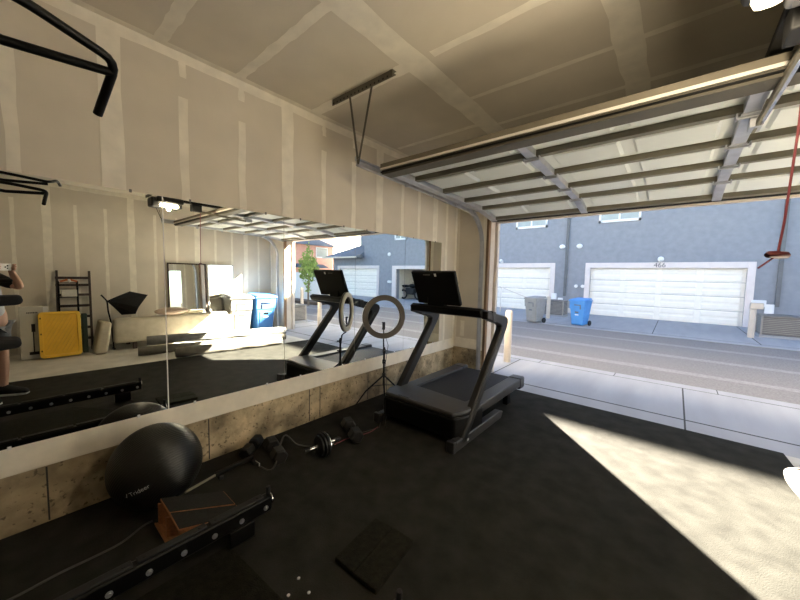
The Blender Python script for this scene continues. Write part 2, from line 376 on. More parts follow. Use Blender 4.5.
# ------------------------------------------------------------------ overhead door, tracks, opener
DX = [.62, 1.84, 3.03, 4.14, 5.22]
PATH = [(2.26, 2.475), (2.70, 2.462), (3.21, 2.45), (3.70, 2.44), (4.19, 2.43), (4.66, 2.35)]
gd = thing('garage_door', 'white sectional garage door rolled up flat under the ceiling', 'garage door', (3., 3.4, 2.40))
TH = .045
for i in range(5):
    (ya, za), (yb, zb) = PATH[i], PATH[i+1]
    d = Vector((0, yb-ya, zb-za)).normalized(); nrm = Vector((1, 0, 0)).cross(d)      # points up/out
    if nrm.z < 0: nrm = -nrm
    P = lambda x, t, h: Vector((x, ya, za)) + d*t + nrm*h
    L = math.hypot(yb-ya, zb-za)
    def slab(mb, x0, x1, t0, t1, h0, h1, mi=None):
        mb.hexa([P(x0,t0,h0),P(x1,t0,h0),P(x1,t1,h0),P(x0,t1,h0),P(x0,t0,h1),P(x1,t0,h1),P(x1,t1,h1),P(x0,t1,h1)], mi)
    s = MB(); slab(s, DX[0], DX[4], .004, L-.004, 0.03, TH)
    # embossed inside skin: raised panels facing down
    for k in range(4):
        xa, xb = DX[k]+.07, DX[k+1]-.07
        for q in range(2):
            p0 = xa+(xb-xa)*(q*.5)+.035; p1 = xa+(xb-xa)*(q*.5+.5)-.035
            a, c = .09, L-.10; e = .02
            o = [P(p0,a,.03),P(p1,a,.03),P(p1,c,.03),P(p0,c,.03)]; n_ = [P(p0+e,a+e,.008),P(p1-e,a+e,.008),P(p1-e,c-e,.008),P(p0+e,c-e,.008)]
            s.add(o+n_, [(0,1,5,4),(1,2,6,5),(2,3,7,6),(3,0,4,7),(4,5,6,7)])
    sec = s.build('door_section', 'doorin', gd, smooth=False)
    for k, x in enumerate(DX):
        st = MB(); wdt = .072 if 0 < k < 4 else .085
        xx = min(max(x, DX[0]+wdt/2), DX[4]-wdt/2)
        slab(st, xx-wdt/2, xx+wdt/2, .002, L-.002, -.022, .03)
        sto = st.build('stile', 'galv', sec, bevel=.003)
    # strut along the section
    st = MB(); t0 = L-.034 if i < 4 else L-.062
    slab(st, DX[0]+.05, DX[4]-.05, t0, t0+.052, -.014, .03)
    so = st.build('strut', 'strut', gd, smooth=False)
    if i < 4:
        for k, x in enumerate(DX[1:4]):
            h = MB(); slab(h, x-.042, x+.042, L-.03, L+.03, -.028, -.021)
            h.cyl(P(x-.062, L, -.034), P(x+.062, L, -.034), .007, n=8); slab(h, x-.062, x-.054, L-.03, L+.03, -.04, -.01); slab(h, x+.054, x+.062, L-.03, L+.03, -.04, -.01)
            h.build('hinge', 'galv', gd, smooth=False)
        for x in (DX[0]+.03, DX[4]-.03):
            sx = -1 if x < 3 else 1
            h = MB(); slab(h, x-.035, x+.035, L-.04, L+.04, -.02, .004); h.cyl(P(x, L, -.022), P(x+sx*.09, L, -.022), .006, n=8); h.cyl(P(x+sx*.07, L, -.022), P(x+sx*.092, L, -.022), .022, n=14)
            h.build('roller_bracket', 'galv', gd, smooth=False)
ya, za = PATH[0]
te = MB(); te.box((DX[0], ya-.012, za-.005), (DX[4], ya+.004, za+.045)); te.build('top_edge', 'tanp', gd, smooth=False)
MB().box((DX[0], ya-.016, za-.012), (DX[4], ya-.002, za+.006)).build('edge_trim', 'doorw', gd, smooth=False)
MB().box((DX[0]+.01, ya+.0, za-.05), (DX[4]-.01, ya+.13, za+.028)).build('top_strut_and_gap', 'brownp', gd, smooth=False)
MB().box((DX[0], ya-.01, za-.034), (DX[4], ya+.006, za-.024)).build('top_strut_and_gap', 'black', gd, smooth=False)  # shade of the gap under the edge, painted as a black strip
yb_, zb_ = PATH[-1]
MB().box((DX[0], yb_-.005, zb_-.025), (DX[4], yb_+.03, zb_+.02)).build('bottom_seal', 'blackm', gd, bevel=.005)

def track(x, side, label):
    sx = 1 if x < 3 else -1                     # bracket side
    t = thing('door_track', label, 'track', (x, 3.4, 2.4))
    pts = [(x, 2.07, 2.51), (x, 3.2, 2.475), (x, 4.12, 2.43)]
    for k in range(1, 9):
        a = PI/2*k/8; pts.append((x, 4.12+.48*math.sin(a), 2.43-.48*(1-math.cos(a))))
    pts += [(x, 4.60, 1.0), (x, 4.62, .02)]
    r = MB(); w_ = .03
    def sweep(prof):
        vs_ = []; n = len(prof)
        for i, p in enumerate(pts):
            a = Vector(pts[max(i-1, 0)]); c = Vector(pts[min(i+1, len(pts)-1)]); d = (c-a).normalized()
            nn = Vector((1, 0, 0)).cross(d)
            for (u, v) in prof: vs_.append(Vector(p)+Vector((u, 0, 0))+nn*v)
        fs = [(i*n+j, i*n+(j+1) % n, (i+1)*n+(j+1) % n, (i+1)*n+j) for i in range(len(pts)-1) for j in range(n)]
        fs += [tuple(range(n)), tuple((len(pts)-1)*n+j for j in range(n))]
        r.add(vs_, fs)
    sweep([(-sx*.014, -.03), (-sx*.010, -.03), (-sx*.010, .03), (-sx*.014, .03)])
    sweep([(-sx*.014, -.03), (sx*.026, -.03), (sx*.026, -.026), (-sx*.014, -.026)])
    sweep([(-sx*.014, .026), (sx*.026, .026), (sx*.026, .03), (-sx*.014, .03)])
    r.build('rail', 'galv', t, smooth=False)
    b_ = MB(); b_.hexa([(x-sx*.016-.002,2.06,2.525),(x-sx*.016+.002,2.06,2.525),(x-sx*.016+.002,4.2,2.455),(x-sx*.016-.002,4.2,2.455),(x-sx*.016-.002,2.06,2.565),(x-sx*.016+.002,2.06,2.565),(x-sx*.016+.002,4.2,2.495),(x-sx*.016-.002,4.2,2.495)]); b_.build('stiffener_angle', 'galv', t, smooth=False)
    return t
tl = track(.50, 1, 'galvanised roller door track along the left wall with ceiling bracket')
tr = track(5.34, -1, 'galvanised roller door track beside the right wall with ceiling bracket')
for t, x0, x1, xa, xb, xt in ((tl, .36, 1.06, .56, .82, .50), (tr, 4.9, 5.7, 5.16, 5.44, 5.34)):
    a = MB(); a.box((x0, 1.90, ZC-.03), (x1, 1.94, ZC-.026)).box((x0, 1.90, ZC-.055), (x1, 1.904, ZC)).box((x0, 1.90, ZC-.004), (x1, 1.945, ZC))
    a.build('ceiling_angle', 'strut', t, smooth=False)
    for i in range(int((x1-x0)/.045)): MB().cyl((x0+.02+i*.045, 1.899, ZC-.04), (x0+.02+i*.045, 1.8985, ZC-.04), .008, n=8).build('slot', 'joint', t, smooth=False)
    for xs in (xa, xb):
        MB().bar((xs, 1.925, ZC-.03), (xt, 2.085, 2.50), .022, .004, up=(0, 1, 0)).build('hanger_strap', 'strut', t, smooth=False)

op = thing('garage_door_opener', 'chain garage door opener hung from the ceiling with lit lamp lens', 'garage door opener', (3.05, 1.5, 2.42))
h = MB(); h.box((2.985, 1.36, 2.42), (3.22, 1.74, 2.55)).box((2.88, 1.40, 2.472), (2.99, 1.73, 2.55)); h.build('power_head', 'tmgrey', op, bevel=.02)
LL = MB(); LL.box((2.90, 1.44, 2.41), (2.985, 1.675, 2.465)); lens = LL.build('lamp_lens', emis('lamp_glow', (1., .83, .55), 10), op, bevel=.03)
for x in (2.92, 3.18):
    MB().bar((x, 1.5, 2.54), (x, 1.5, ZC), .03, .004, up=(0, 1, 0)).build('hanger_strap', 'galv', op, smooth=False)
MB().box((3.02, 1.72, 2.535), (3.10, 4.70, 2.565)).build('rail', 'black', op, smooth=False, bevel=.004)
MB().box((3.03, 1.88, 2.43), (3.12, 2.02, 2.535)).build('trolley', 'blackm', op, bevel=.006)
MB().bar((3.10, 1.92, 2.448), (3.055, 2.82, 2.385), .03, .014, up=(1, 0, 0)).build('door_arm', 'strut', op, smooth=False)
MB().bar((3.118, 1.92, 2.452), (3.073, 2.80, 2.389), .006, .02, up=(1, 0, 0)).build('arm_highlight', 'chrome', op, smooth=False)  # bright strip added as the highlight along the dark arm
MB().box((3.03, 2.72, 2.375), (3.08, 2.82, 2.43)).build('arm_bracket', 'galv', op, smooth=False)
pl = bpy.data.lights.new('lamp_bulb', 'POINT'); pl.energy = LAMP_W; pl.color = (1, .84, .6); pl.shadow_soft_size = .02
po = bpy.data.objects.new('lamp_bulb', pl); COL.objects.link(po); po.location = (2.935, 1.55, 2.388)
rc = thing('release_cord', 'red emergency release cord with red handle hanging from the opener', 'pull cord', (3.07, 2.28, 2.66))
c = MB(); hp = Vector((3.075, 2.0, 1.618))
c.tube([(3.10, 2.02, 2.52), (3.097, 2.012, 2.1), (3.085, 2.005, 1.75), hp], .0042, 8); c.tube([hp, hp+Vector((-.02, -.02, -.02)), hp+Vector((-.055, -.04, -.055))], .0035, 8)
c.build('cord', 'red', rc)
k = MB(); ax = Vector((.75, .66, 0)).normalized()
k.tube([hp-ax*.044+Vector((0,0,-.004)), hp-ax*.036, hp, hp+ax*.036, hp+ax*.044+Vector((0,0,-.004))], [.010, .014, .016, .014, .010], 12); k.build('handle', 'redd', rc)

# ------------------------------------------------------------------ rubber floor
fm = MB(); fm.prism([(.004, YB+.05, -.0075), (4.0, YB+.05, -.0075), (3.60, 4.38, -.0075), (.004, 4.38, -.0075)], (0, 0, .0075))
tag(fm.build('floor_mat', 'rubber', smooth=False), 'large black rubber gym mat covering most of the garage floor', 'mat')
fm = MB(); fm.prism([(.98, -1.9, .0004), (2.15, -1.9, .0004), (2.15, .42, .0004), (1.62, .76, .0004), (.98, .72, .0004)], (0, 0, .006))
tag(fm.build('exercise_mat', 'rubber2', smooth=False), 'dark textured mat lying under the bolted black rails', 'mat')
ft = thing('mat_tile', 'thick square black rubber block split in two halves, loose on the floor', 'mat tile', (1.6, 1.24, 0))
def tile(q, name):
    b_ = MB(); b_.prism([(2.768+(x-2.768)*.98, y*.98, .0005) for x, y in q], (0, 0, .03)); b_.build(name, 'rubber2', ft, smooth=False, bevel=.006)
tile([(1.47, 1.06), (1.61, 1.063), (1.56, 1.425), (1.43, 1.41)], 'half'); tile([(1.615, 1.063), (1.765, 1.07), (1.715, 1.43), (1.565, 1.425)], 'half')

# ------------------------------------------------------------------ treadmill
tm = thing('treadmill', 'black and grey folding treadmill facing the mirror wall corner with swivel screen', 'treadmill', (.94, 3.2, 0))
Z0 = .30
b_ = MB(); b_.prism([(.52, 2.46, .06), (1.36, 2.46, .06), (1.41, 2.62, .06), (1.41, 2.93, .06), (.47, 2.93, .06), (.47, 2.62, .06)], (0, 0, .20)); b_.build('motor_housing', 'black', tm, bevel=.02)
b_ = MB(); b_.prism([(.54, 2.46, .26), (1.34, 2.46, .26), (1.405, 2.60, .26), (1.405, 2.86, .26), (1.30, 2.80, .26), (.60, 2.86, .26), (.475, 2.86, .26), (.475, 2.60, .26)], (0, 0, .045)); b_.build('motor_cover', 'tmgrey', tm, bevel=.015)
MB().box((.70, 2.48, .306), (.84, 2.49, .308)).build('cover_badge', 'black', tm)
for x0, x1 in ((.475, .63), (1.26, 1.405)):
    b_ = MB(); b_.box((x0, 2.80, .19), (x1, 4.02, .285)); b_.build('foot_rail', 'tmgrey', tm, bevel=.012)
    b_ = MB(); b_.box((x0-.006, 3.92, .16), (x1+.006, 4.07, .295)); b_.build('end_cap', 'tmgrey', tm, bevel=.02)
b_ = MB(); b_.box((.63, 2.80, .20), (1.26, 4.03, .262)); b_.build('running_belt', 'belt', tm, bevel=.01)
MB().cyl((.62, 4.02, .225), (1.27, 4.02, .225), .036).build('rear_roller', 'black', tm)
b_ = MB(); b_.box((.55, 2.9, .14), (1.33, 3.95, .20)); b_.build('deck_frame', 'blackm', tm, bevel=.01)
for x in (.56, 1.30):
    MB().box((x-.03, 3.74, 0), (x+.03, 3.84, .17)).build('rear_foot', 'black', tm, bevel=.01)
for x in (.515, 1.385):
    sgn = -1 if x < 1 else 1
    b_ = MB(); b_.prism([(x-.035, 2.40, .0), (x-.035, 3.36, .0), (x-.035, 3.40, .06), (x-.035, 3.34, .085), (x-.035, 2.42, .09), (x-.035, 2.39, .06)], (.07, 0, 0)); b_.build('base_rail', 'tmgrey', tm, bevel=.008)
    MB().box((x-.038, 2.36, .0), (x+.038, 2.40, .10)).build('base_cap', 'tmgrey', tm, bevel=.006)
    MB().box((x+sgn*.035, 2.60, .03), (x+sgn*.037, 2.63, .05)).build('base_sticker', 'white', tm)
    # upright and forward arm in one "7" shaped tube with a rounded corner
    y0, z0_ = 2.50, .05
    cor = [(3.30, .93), (3.37, 1.0), (3.395, 1.04), (3.38, 1.085), (3.33, 1.10)]
    pts = [(y0, z0_), (3.24, .855)] + cor + [(3.2, 1.115), (2.74, 1.165)]
    wv = .10
    prof = []
    sec = MB(); vs_ = []
    outer = [(2.38, .05), (3.30, 1.005), (3.335, 1.06)]
    # outline polygon of the 7 in the Y-Z plane
    poly = [(2.46, .03), (2.60, .03), (3.41, .975), (3.435, 1.03), (3.42, 1.075), (3.375, 1.098), (2.96, 1.18), (2.92, 1.18), (2.92, 1.105), (3.235, 1.022), (3.27, 1.0), (3.26, .96)]
    sec.prism([(x-.035, y, z) for y, z in poly], (.07, 0, 0)); sec.build('upright', 'tmdark', tm, bevel=.012)
    fp = MB(); fp.prism([(x+sgn*.0352, y, z) for y, z in [(2.50, .05), (2.53, .05), (3.345, .98), (3.315, .98)]], (sgn*.003, 0, 0)); fp.build('upright_inlay', 'tmgrey', tm, smooth=False)
    gp = MB(); gp.prism([(x-.04, y, z) for y, z in [(3.02, 1.178), (3.10, 1.163), (3.12, 1.06), (3.04, 1.07)]], (.08, 0, 0)); gp.build('grip_collar', 'tmgrey', tm, bevel=.006)
b_ = MB(); b_.prism([(.53, 2.90, 1.205), (.53, 2.85, 1.18), (.53, 2.88, 1.12), (.53, 3.02, 1.095), (.53, 3.06, 1.12), (.53, 3.0, 1.185)], (.84, 0, 0)); b_.build('console_tray', 'black', tm, bevel=.01)
b_ = MB(); b_.box((.64, 2.92, 1.15), (1.22, 3.01, 1.198)); b_.build('keypad', 'tmdark', tm, bevel=.01)
b_ = MB(); b_.prism([(.74, 2.885, 1.15), (.74, 2.99, 1.15), (.74, 2.94, 1.36), (.74, 2.875, 1.36)], (.20, 0, 0)); b_.build('screen_neck', 'black', tm, bevel=.015)
mx_ = Vector((.53, -.03, 0)).normalized(); my_ = Vector((0.02, -.15, .36)).normalized(); mc = Vector((.865, 2.855, 1.385))
F = frame(mc, mx_, my_); nz = F.to_3x3() @ Vector((0, 0, 1))        # nz faces +/-Y
if nz.y > 0: pass
def fbox(mb, F, lo, hi, mi=None):
    (a, b1, c1), (d, e, f) = lo, hi
    mb.hexa([F @ Vector(q) for q in ((a,b1,c1),(d,b1,c1),(d,e,c1),(a,e,c1),(a,b1,f),(d,b1,f),(d,e,f),(a,e,f))], mi)
s_ = -1 if nz.y > 0 else 1       # s_ * local z points to -Y (the back of the screen)
b_ = MB(); fbox(b_, F, (-.275, -.185, -.022), (.275, .185, .022)); mon = b_.build('screen', 'black', tm, bevel=.012)
b_ = MB(); fbox(b_, F, (-.26, -.17, -s_*.0225), (.26, .17, -s_*.0235)); b_.build('display', 'screen', mon, smooth=False)
b_ = MB(); fbox(b_, F, (.03, .135, s_*.0226), (.055, .165, s_*.0236)); b_.build('badge', 'white', mon, smooth=False)
b_ = MB()
for i in range(7): fbox(b_, F, (-.11+i*.013, .146, s_*.0226), (-.101+i*.013, .156, s_*.0234))
b_.build('maker_mark', 'acm', mon, smooth=False)
# ------------------------------------------------------------------ ring light on tripod
rl = thing('ring_light', 'selfie ring light on black tripod stand before the mirrors', 'ring light', (.36, 2.56, 0))
RC = Vector((.32, 2.66, 1.045)); rn = Vector((-.853, .52, 0)).normalized(); rt = Vector((0, 0, 1)).cross(rn)
def ringpart(name, r_in, r_out, d0, d1, mt, nseg=56):
    b_ = MB(); vs_ = []
    prof = [(r_in, d0), (r_out, d0), (r_out, d1), (r_in, d1)]
    for i in range(nseg):
        a = 2*PI*i/nseg; e = rt*math.cos(a)+Vector((0, 0, 1))*math.sin(a)
        for (r, d) in prof: vs_.append(RC+e*r+rn*d)
    b_.add(vs_, [(i*4+j, i*4+(j+1) % 4, ((i+1) % nseg)*4+(j+1) % 4, ((i+1) % nseg)*4+j) for i in range(nseg) for j in range(4)])
    return b_.build(name, mt, rl, bevel=.004)
ringpart('ring_housing', .183, .243, -.016, .006, 'ringb')
ringpart('ring_diffuser', .185, .241, .0065, .024, 'ringw')
bx, by = .375, 2.615
p = MB(); p.tube([(bx, by, .30), (bx, by, .72)], .011, 10); p.build('stand_pole', 'black', rl)
p = MB(); p.tube([(bx, by, .60), (bx-.02, by+.01, .76), (RC.x, RC.y, .80)], .008, 10); p.build('stand_post', 'black', rl)
for z in (.41, .56, .68): MB().cyl((bx, by, z-.022), (bx, by, z+.022), .018).build('collar', 'blackm', rl, bevel=.003)
for z in (.56, .68): MB().cyl((bx, by, z), (bx+.03, by-.03, z), .008).build('knob', 'black', rl)
for fx, fy in ((.05, 2.50), (.66, 2.34), (.42, 2.98)):
    d = Vector((fx-bx, fy-by, 0))
    g = MB(); g.tube([(bx, by, .41), Vector((bx, by, 0))+d*.62+Vector((0, 0, .20)), (fx, fy, .012)], [.009, .008, .007], 8); g.bar(Vector((bx, by, .30)), Vector((bx, by, 0))+d*.42+Vector((0, 0, .265)), .014, .005)
    leg = g.build('leg', 'black', rl)
    MB().ball((fx, fy, .013), .013, n=10, m_=6).build('foot', 'blackm', leg)
g = MB(); c0 = RC-Vector((0, 0, .185)); g.tube([c0, c0+Vector((0, 0, .05))], .006, 8); g.bar(c0+Vector((0, 0, .045)), c0+Vector((0, 0, .125)), .03, .010, up=rn)
g.bar(c0+Vector((0, 0, .045)), c0+Vector((0, 0, .047))+rn*.03, .03, .008); g.bar(c0+Vector((0, 0, .122)), c0+Vector((0, 0, .12))+rn*.03, .03, .008)
g.build('phone_clamp', 'blackm', rl, smooth=False)
g = MB(); g.tube([RC+Vector((.02, .02, -.24)), (.40, 2.65, .74), (.385, 2.63, .55), (.40, 2.64, .2), (.46, 2.5, .012), (.62, 2.3, .006), (.55, 2.05, .005)], .003, 6); g.build('power_cord', 'cord', rl)

# ------------------------------------------------------------------ exercise ball
eb = thing('exercise_ball', 'large glossy black ribbed exercise ball resting against the concrete wall base', 'exercise ball', (.27, .575, 0))
bc = Vector((.27, .575, .25)); axb = (rgt*.72-upv*.60-fwd*.30).normalized(); t1 = axb.cross(Vector((0, 0, 1))).normalized(); t2 = axb.cross(t1)
b_ = MB(); prof = []
NB = 220
for i in range(NB+1):
    a = PI*i/NB; rr = .252 + (.0015*math.sin(i*PI/2) if 18 < i < NB-18 else 0)
    prof.append((rr*math.sin(a), rr*math.cos(a)))
vs_ = []; NS = 64
for r_, h_ in prof:
    for j in range(NS):
        t = 2*PI*j/NS; q = bc + axb*h_ + (t1*math.cos(t)+t2*math.sin(t))*max(r_, .0004); q.z = max(q.z, .0015 + (q.z < 0)*0); vs_.append(q)
b_.add(vs_, [(i*NS+j, i*NS+(j+1) % NS, (i+1)*NS+(j+1) % NS, (i+1)*NS+j) for i in range(NB) for j in range(NS)])
b_.build('ball_skin', mat('ball_rubber', (.006, .006, .0055), .33, var=.15, scale=3), eb, ang=80)
b_ = MB(); b_.cyl(bc+axb*.25, bc+axb*.256, .012); b_.build('valve_plug', 'blackm', eb)
ln = Vector((.80, -.52, -.06)).normalized(); lo_ = bc+ln*.2555
lx = Vector((.42, .75, .38)); lx = (lx-ln*lx.dot(ln)).normalized(); ly = ln.cross(lx)
lg = text('✓Trideer' if False else 'Trideer', 'lettering', 'white', eb, frame(lo_, lx, ly), .036, .0008)
def wrap_ball(o, par):
    off = parent_loc(par)
    for v in o.data.vertices:
        d = (v.co+off-bc); v.co = bc+d.normalized()*(.2545) - off
wrap_ball(lg, eb)
sw = MB(); Fm = frame(lo_, lx, ly)
sw.prism([Fm @ Vector(q) for q in ((-.085, -.004, 0), (-.078, -.012, 0), (-.064, .014, 0), (-.068, .016, 0), (-.078, -.003, 0))], ln*.0008)
so = sw.build('tick_mark', 'white', eb, smooth=False); wrap_ball(so, eb)

# ------------------------------------------------------------------ slant board
sb = thing('slant_board', 'small plywood slant board box with black grip top beside the exercise ball', 'slant board', (.68, .67, 0))
UV = Vector((.205, .275, 0))
def skew(mb, o, wx, t0, t1, z0, z1, zr=None):
    """board with its short side along x (wx wide) and its long side along UV from t0 to t1"""
    o = Vector(o); X = Vector((wx, 0, 0)); dz = Vector((0, 0, 0 if zr is None else zr))
    P = [o+UV*t0, o+UV*t0+X+dz, o+UV*t1+X+dz, o+UV*t1]
    return mb.hexa([q+Vector((0, 0, z0)) for q in P]+[q+Vector((0, 0, z1)) for q in P])
def board(x0, w0, w1, z_, zr):
    def pl(e, za, zb, mb):
        P = [Vector((x0+e, .53+e, z_)), Vector((x0+w0-e, .53+e, z_+zr)), Vector((x0+UV.x+w1-e, .53+UV.y-e, z_+zr)), Vector((x0+UV.x+e, .53+UV.y-e, z_))]
        return mb.hexa([q+Vector((0, 0, za)) for q in P]+[q+Vector((0, 0, zb)) for q in P])
    o = pl(0, -.014, 0, MB()).build('top_board', 'plywood', sb, smooth=False)
    pl(.004, .0002, .004, MB()).build('grip_tape', 'grip', o, smooth=False)
board(.505, .170, .160, .150, -.004); board(.680, .150, .075, .146, -.018)
skew(MB(), (.515, .515, 0), .016, 0, 1, .0015, .134).build('side_board', 'plywood', sb, smooth=False)
skew(MB(), (.66, .515, 0), .016, 0, .85, .0015, .125).build('side_board', 'plywood', sb, smooth=False)
skew(MB(), (.50, .50, 0), .21, 0, 1, .0015, .013).build('base_board', 'plywood', sb, smooth=False)
skew(MB(), (.535, .515, 0), .16, .5, .55, .0135, .12).build('cross_board', 'plywood', sb, smooth=False)

# ------------------------------------------------------------------ bolted rails
def rail(x, y1, label):
    t = thing('equipment_rail', label, 'steel rail', (x, y1-.6, 0), 'bolted black rails on the floor')
    b_ = MB(); b_.box((x-.028, -1.7, .105), (x+.028, y1, .195)); b_.build('beam', 'black', t, bevel=.010)
    for k in range(8):
        ye = y1-.045-k*.30; ys = ye-.285
        if ys < -1.7: break
        b_ = MB(); b_.box((x-.022, ys, .195), (x+.022, ye, .207)); cv = b_.build('cover_strip', 'blackm', t, bevel=.005)
        for yy in (ys+.03, ye-.03): MB().cyl((x, yy, .206), (x, yy, .2095), .009, n=12).build('cover_screw', 'blackm', cv)
    for k in range(14):
        y = y1-.04-k*.138
        if y < -1.5: break
        b_ = MB(); b_.tube([(x-.037, y, .14), (x-.033, y, .14), (x-.0329, y, .14), (x-.027, y, .14), (x+.027, y, .14), (x+.0329, y, .14), (x+.033, y, .14), (x+.037, y, .14)], [.007, .008, .0135, .0135, .0135, .0135, .008, .007], 14); b_.build('bolt', 'galv', t)
    b_ = MB(); b_.cyl((x, y1-.01, .19), (x, y1-.01, .245), .012, n=14); b_.build('stop_pin', 'blackm', t, bevel=.003)
    b_ = MB(); b_.cyl((x, y1-.002, .165), (x, y1+.006, .165), .034, n=24); b_.build('end_disc', 'chrome', t, bevel=.002)
    b_ = MB(); b_.box((x-.024, y1-.24, .0068), (x+.024, y1-.10, .10)); b_.build('foot', 'black', t, bevel=.006)
    b_ = MB(); b_.box((x-.024, -1.6, .0068), (x+.024, -1.46, .10)); b_.build('foot', 'black', t, bevel=.006)
rail(1.0, .95, 'low black steel rail with silver bolts lying beside the slant board')
rail(2.0, .965, 'farther low black steel rail, seen only in the mirror behind the nearer one')

# ------------------------------------------------------------------ dumbbells, bar, cords
def hexdumb(A, B, r, label, lift):
    A, B = Vector(A), Vector(B); d = (B-A).normalized()
    t = thing('hex_dumbbell', label, 'dumbbell', ((A.x+B.x)/2, (A.y+B.y)/2, 0), 'black hex dumbbells on the floor')
    y = Vector((0, 0, 1)); x = d.cross(y).normalized()
    for s, c in ((-1, A), (1, B)):
        b_ = MB(); vs_ = []
        for h_, q in ((-.055, .80), (-.043, 1.), (.043, 1.), (.055, .80)):
            for k in range(6):
                a = PI/3*k; vs_.append(c+d*h_+(x*math.cos(a)+y*math.sin(a))*r*q)
        b_.add(vs_, [(i*6+k, i*6+(k+1) % 6, (i+1)*6+(k+1) % 6, (i+1)*6+k) for i in range(3) for k in range(6)]+[tuple(range(6)), tuple(range(18, 24))])
        b_.build('head', 'iron', t, smooth=False, bevel=.004)
    L = (B-A).length
    MB().tube([A+d*.05, A+d*(L*.5-.02), A+d*(L*.5), A+d*(L*.5+.02), B-d*.05], [.014, .016, .018, .016, .014], 14).build('handle', 'chrome', t)
hexdumb((.235, 1.38, .055), (.43, 1.335, .055), .063, 'black rubber hex dumbbell with chrome grip nearest the black floor bar', 0)
hexdumb((.085, 1.32, .046), (.18, 1.20, .046), .053, 'black hex dumbbell lying tight against the concrete, behind the chrome-gripped one', 0)
hexdumb((.43, 2.06, .058), (.64, 1.965, .058), .066, 'black rubber hex dumbbell standing nearest the ring light foot', 0)
pd = thing('plate_dumbbell', 'plate dumbbell with chrome rim discs and threaded handle on the floor', 'dumbbell', (.62, 1.62, 0))
hd = Vector((.0, 1, 0)); A = Vector((.62, 1.60, .098)); hd = Vector((.12, .99, 0)).normalized()
MB().tube([A-hd*.14, A+hd*.17], .013, 12).build('handle', 'chrome', pd)
for k, (o_, r_, m_) in enumerate(((-.015, .080, 'iron'), (.006, .096, 'iron'), (.032, .096, 'iron'))):
    b_ = MB(); b_.tube([A+hd*(o_-.010), A+hd*(o_-.007), A+hd*(o_+.007), A+hd*(o_+.010)], [r_*.92, r_, r_, r_*.92], 32); pl_ = b_.build('weight_plate', m_, pd)
b_ = MB(); b_.tube([A+hd*.043, A+hd*.049], [.094, .094], 32); b_.build('rim_ring', 'chrome', pd)
for o_ in (-.035, .062): MB().tube([A+hd*(o_-.009), A+hd*(o_+.009)], .026, 6).build('collar_nut', 'chrome', pd)
MB().tube([A+hd*.13, A+hd*.18], .018, 12).build('rubber_grip', 'iron', pd)
MB().tube([A-hd*.145, A-hd*.10], .017, 12).build('rubber_grip', 'iron', pd)

fb = thing('floor_bar', 'flat black bar with metal rod and end clip along the concrete base', 'exercise bar', (.29, 1.0, 0))
b_ = MB(); b_.bar((.33, .90, .05), (.30, 1.19, .05), .03, .03); b_.build('bar_body', 'black', fb, bevel=.006)
MB().tube([(.36, .70, .035), (.33, .90, .048)], .009, 10).build('rod', 'strut', fb)
MB().box((.28, 1.17, .0015), (.34, 1.20, .035)).build('bar_foot', 'blackm', fb, bevel=.004)
MB().box((.31, .92, .0015), (.35, .95, .035)).build('bar_foot', 'blackm', fb, bevel=.004)
MB().tube([(.34, 1.19, .03), (.38, 1.2, .022), (.40, 1.19, .01)], .006, 8).build('clip', 'chrome', fb)
def cable(name, pts, r, m_, label, cat='cord'):
    P = [Vector(p) for p in pts]; out = []
    for i in range(len(P)-1):
        a, b, c, d = P[max(i-1, 0)], P[i], P[i+1], P[min(i+2, len(P)-1)]
        for k in range(8):
            t = k/8; out.append(.5*((2*b)+(-a+c)*t+(2*a-5*b+4*c-d)*t*t+(-a+3*b-3*c+d)*t**3))
    out.append(P[-1])
    return tag(MB().tube(out, r, 6).build(name, m_), label, cat)
cable('resistance_cord', [(.39, 1.19, .012), (.50, 1.25, .012), (.33, 1.44, .14), (.36, 1.55, .03), (.48, 1.66, .01), (.56, 1.72, .008)], .006, 'cord', 'thin grey cord looped from the floor bar over the hex dumbbell', 'exercise cord')
cable('power_cord', [(.56, -.3, .007), (.56, -.05, .007), (.54, .11, .007), (.54, .22, .007), (.53, .34, .007), (.47, .45, .007), (.46, .50, .007)], .0055, 'cord', 'thin grey cord curving along the mat toward the slant board')
cable('thin_cord', [(.56, 1.79, .008), (.56, 1.95, .006), (.62, 2.15, .006), (.60, 2.30, .006)], .004, 'red', 'thin reddish cord on the floor between hex dumbbell and ring light')
for i, (x, y) in enumerate(((1.44, .86), (1.54, .85), (1.48, .78))):
    tag(MB().ball((x, y, .007), .008, .008, .004, 10, 6).build('screw', 'white'), 'small pale screw head on the dark textured mat edge', 'screw', 'pale screws on the mat edge')

# ------------------------------------------------------------------ pull up tower beside the viewer
pt = thing('pull_up_station', 'black steel pull up station with angled grips, overhanging at upper left', 'pull up station', (1.65, -.6, 0))
def rnd(pts, r, mb, n=12):
    P = [Vector(p) for p in pts]; out = [P[0]]
    for i in range(1, len(P)-1):
        a = (P[i-1]-P[i]).normalized()*.04; c = (P[i+1]-P[i]).normalized()*.04
        for k in range(5):
            t = k/4; out.append((P[i]+a)*(1-t)**2+P[i]*2*t*(1-t)+(P[i]+c)*t*t)
    out.append(P[-1]); mb.tube(out, r, n)
b_ = MB(); rnd([(1.52, -.55, 2.20), (1.45, .05, 2.18), (1.375, .25, 2.15), (1.24, .22, 2.02)], .0128, b_); b_.build('grip_bar', 'black', pt)
b_ = MB(); b_.tube([(1.38, -.56, 2.17), (1.36, .02, 2.10), (1.35, .245, 2.125)], .0128, 12); b_.build('brace_bar', 'black', pt)
b_ = MB(); rnd([(1.80, -.55, 2.36), (1.86, .05, 2.33), (1.90, .30, 2.32), (1.98, .36, 2.36), (2.06, .385, 2.33)], .0128, b_); b_.build('grip_bar', 'black', pt)
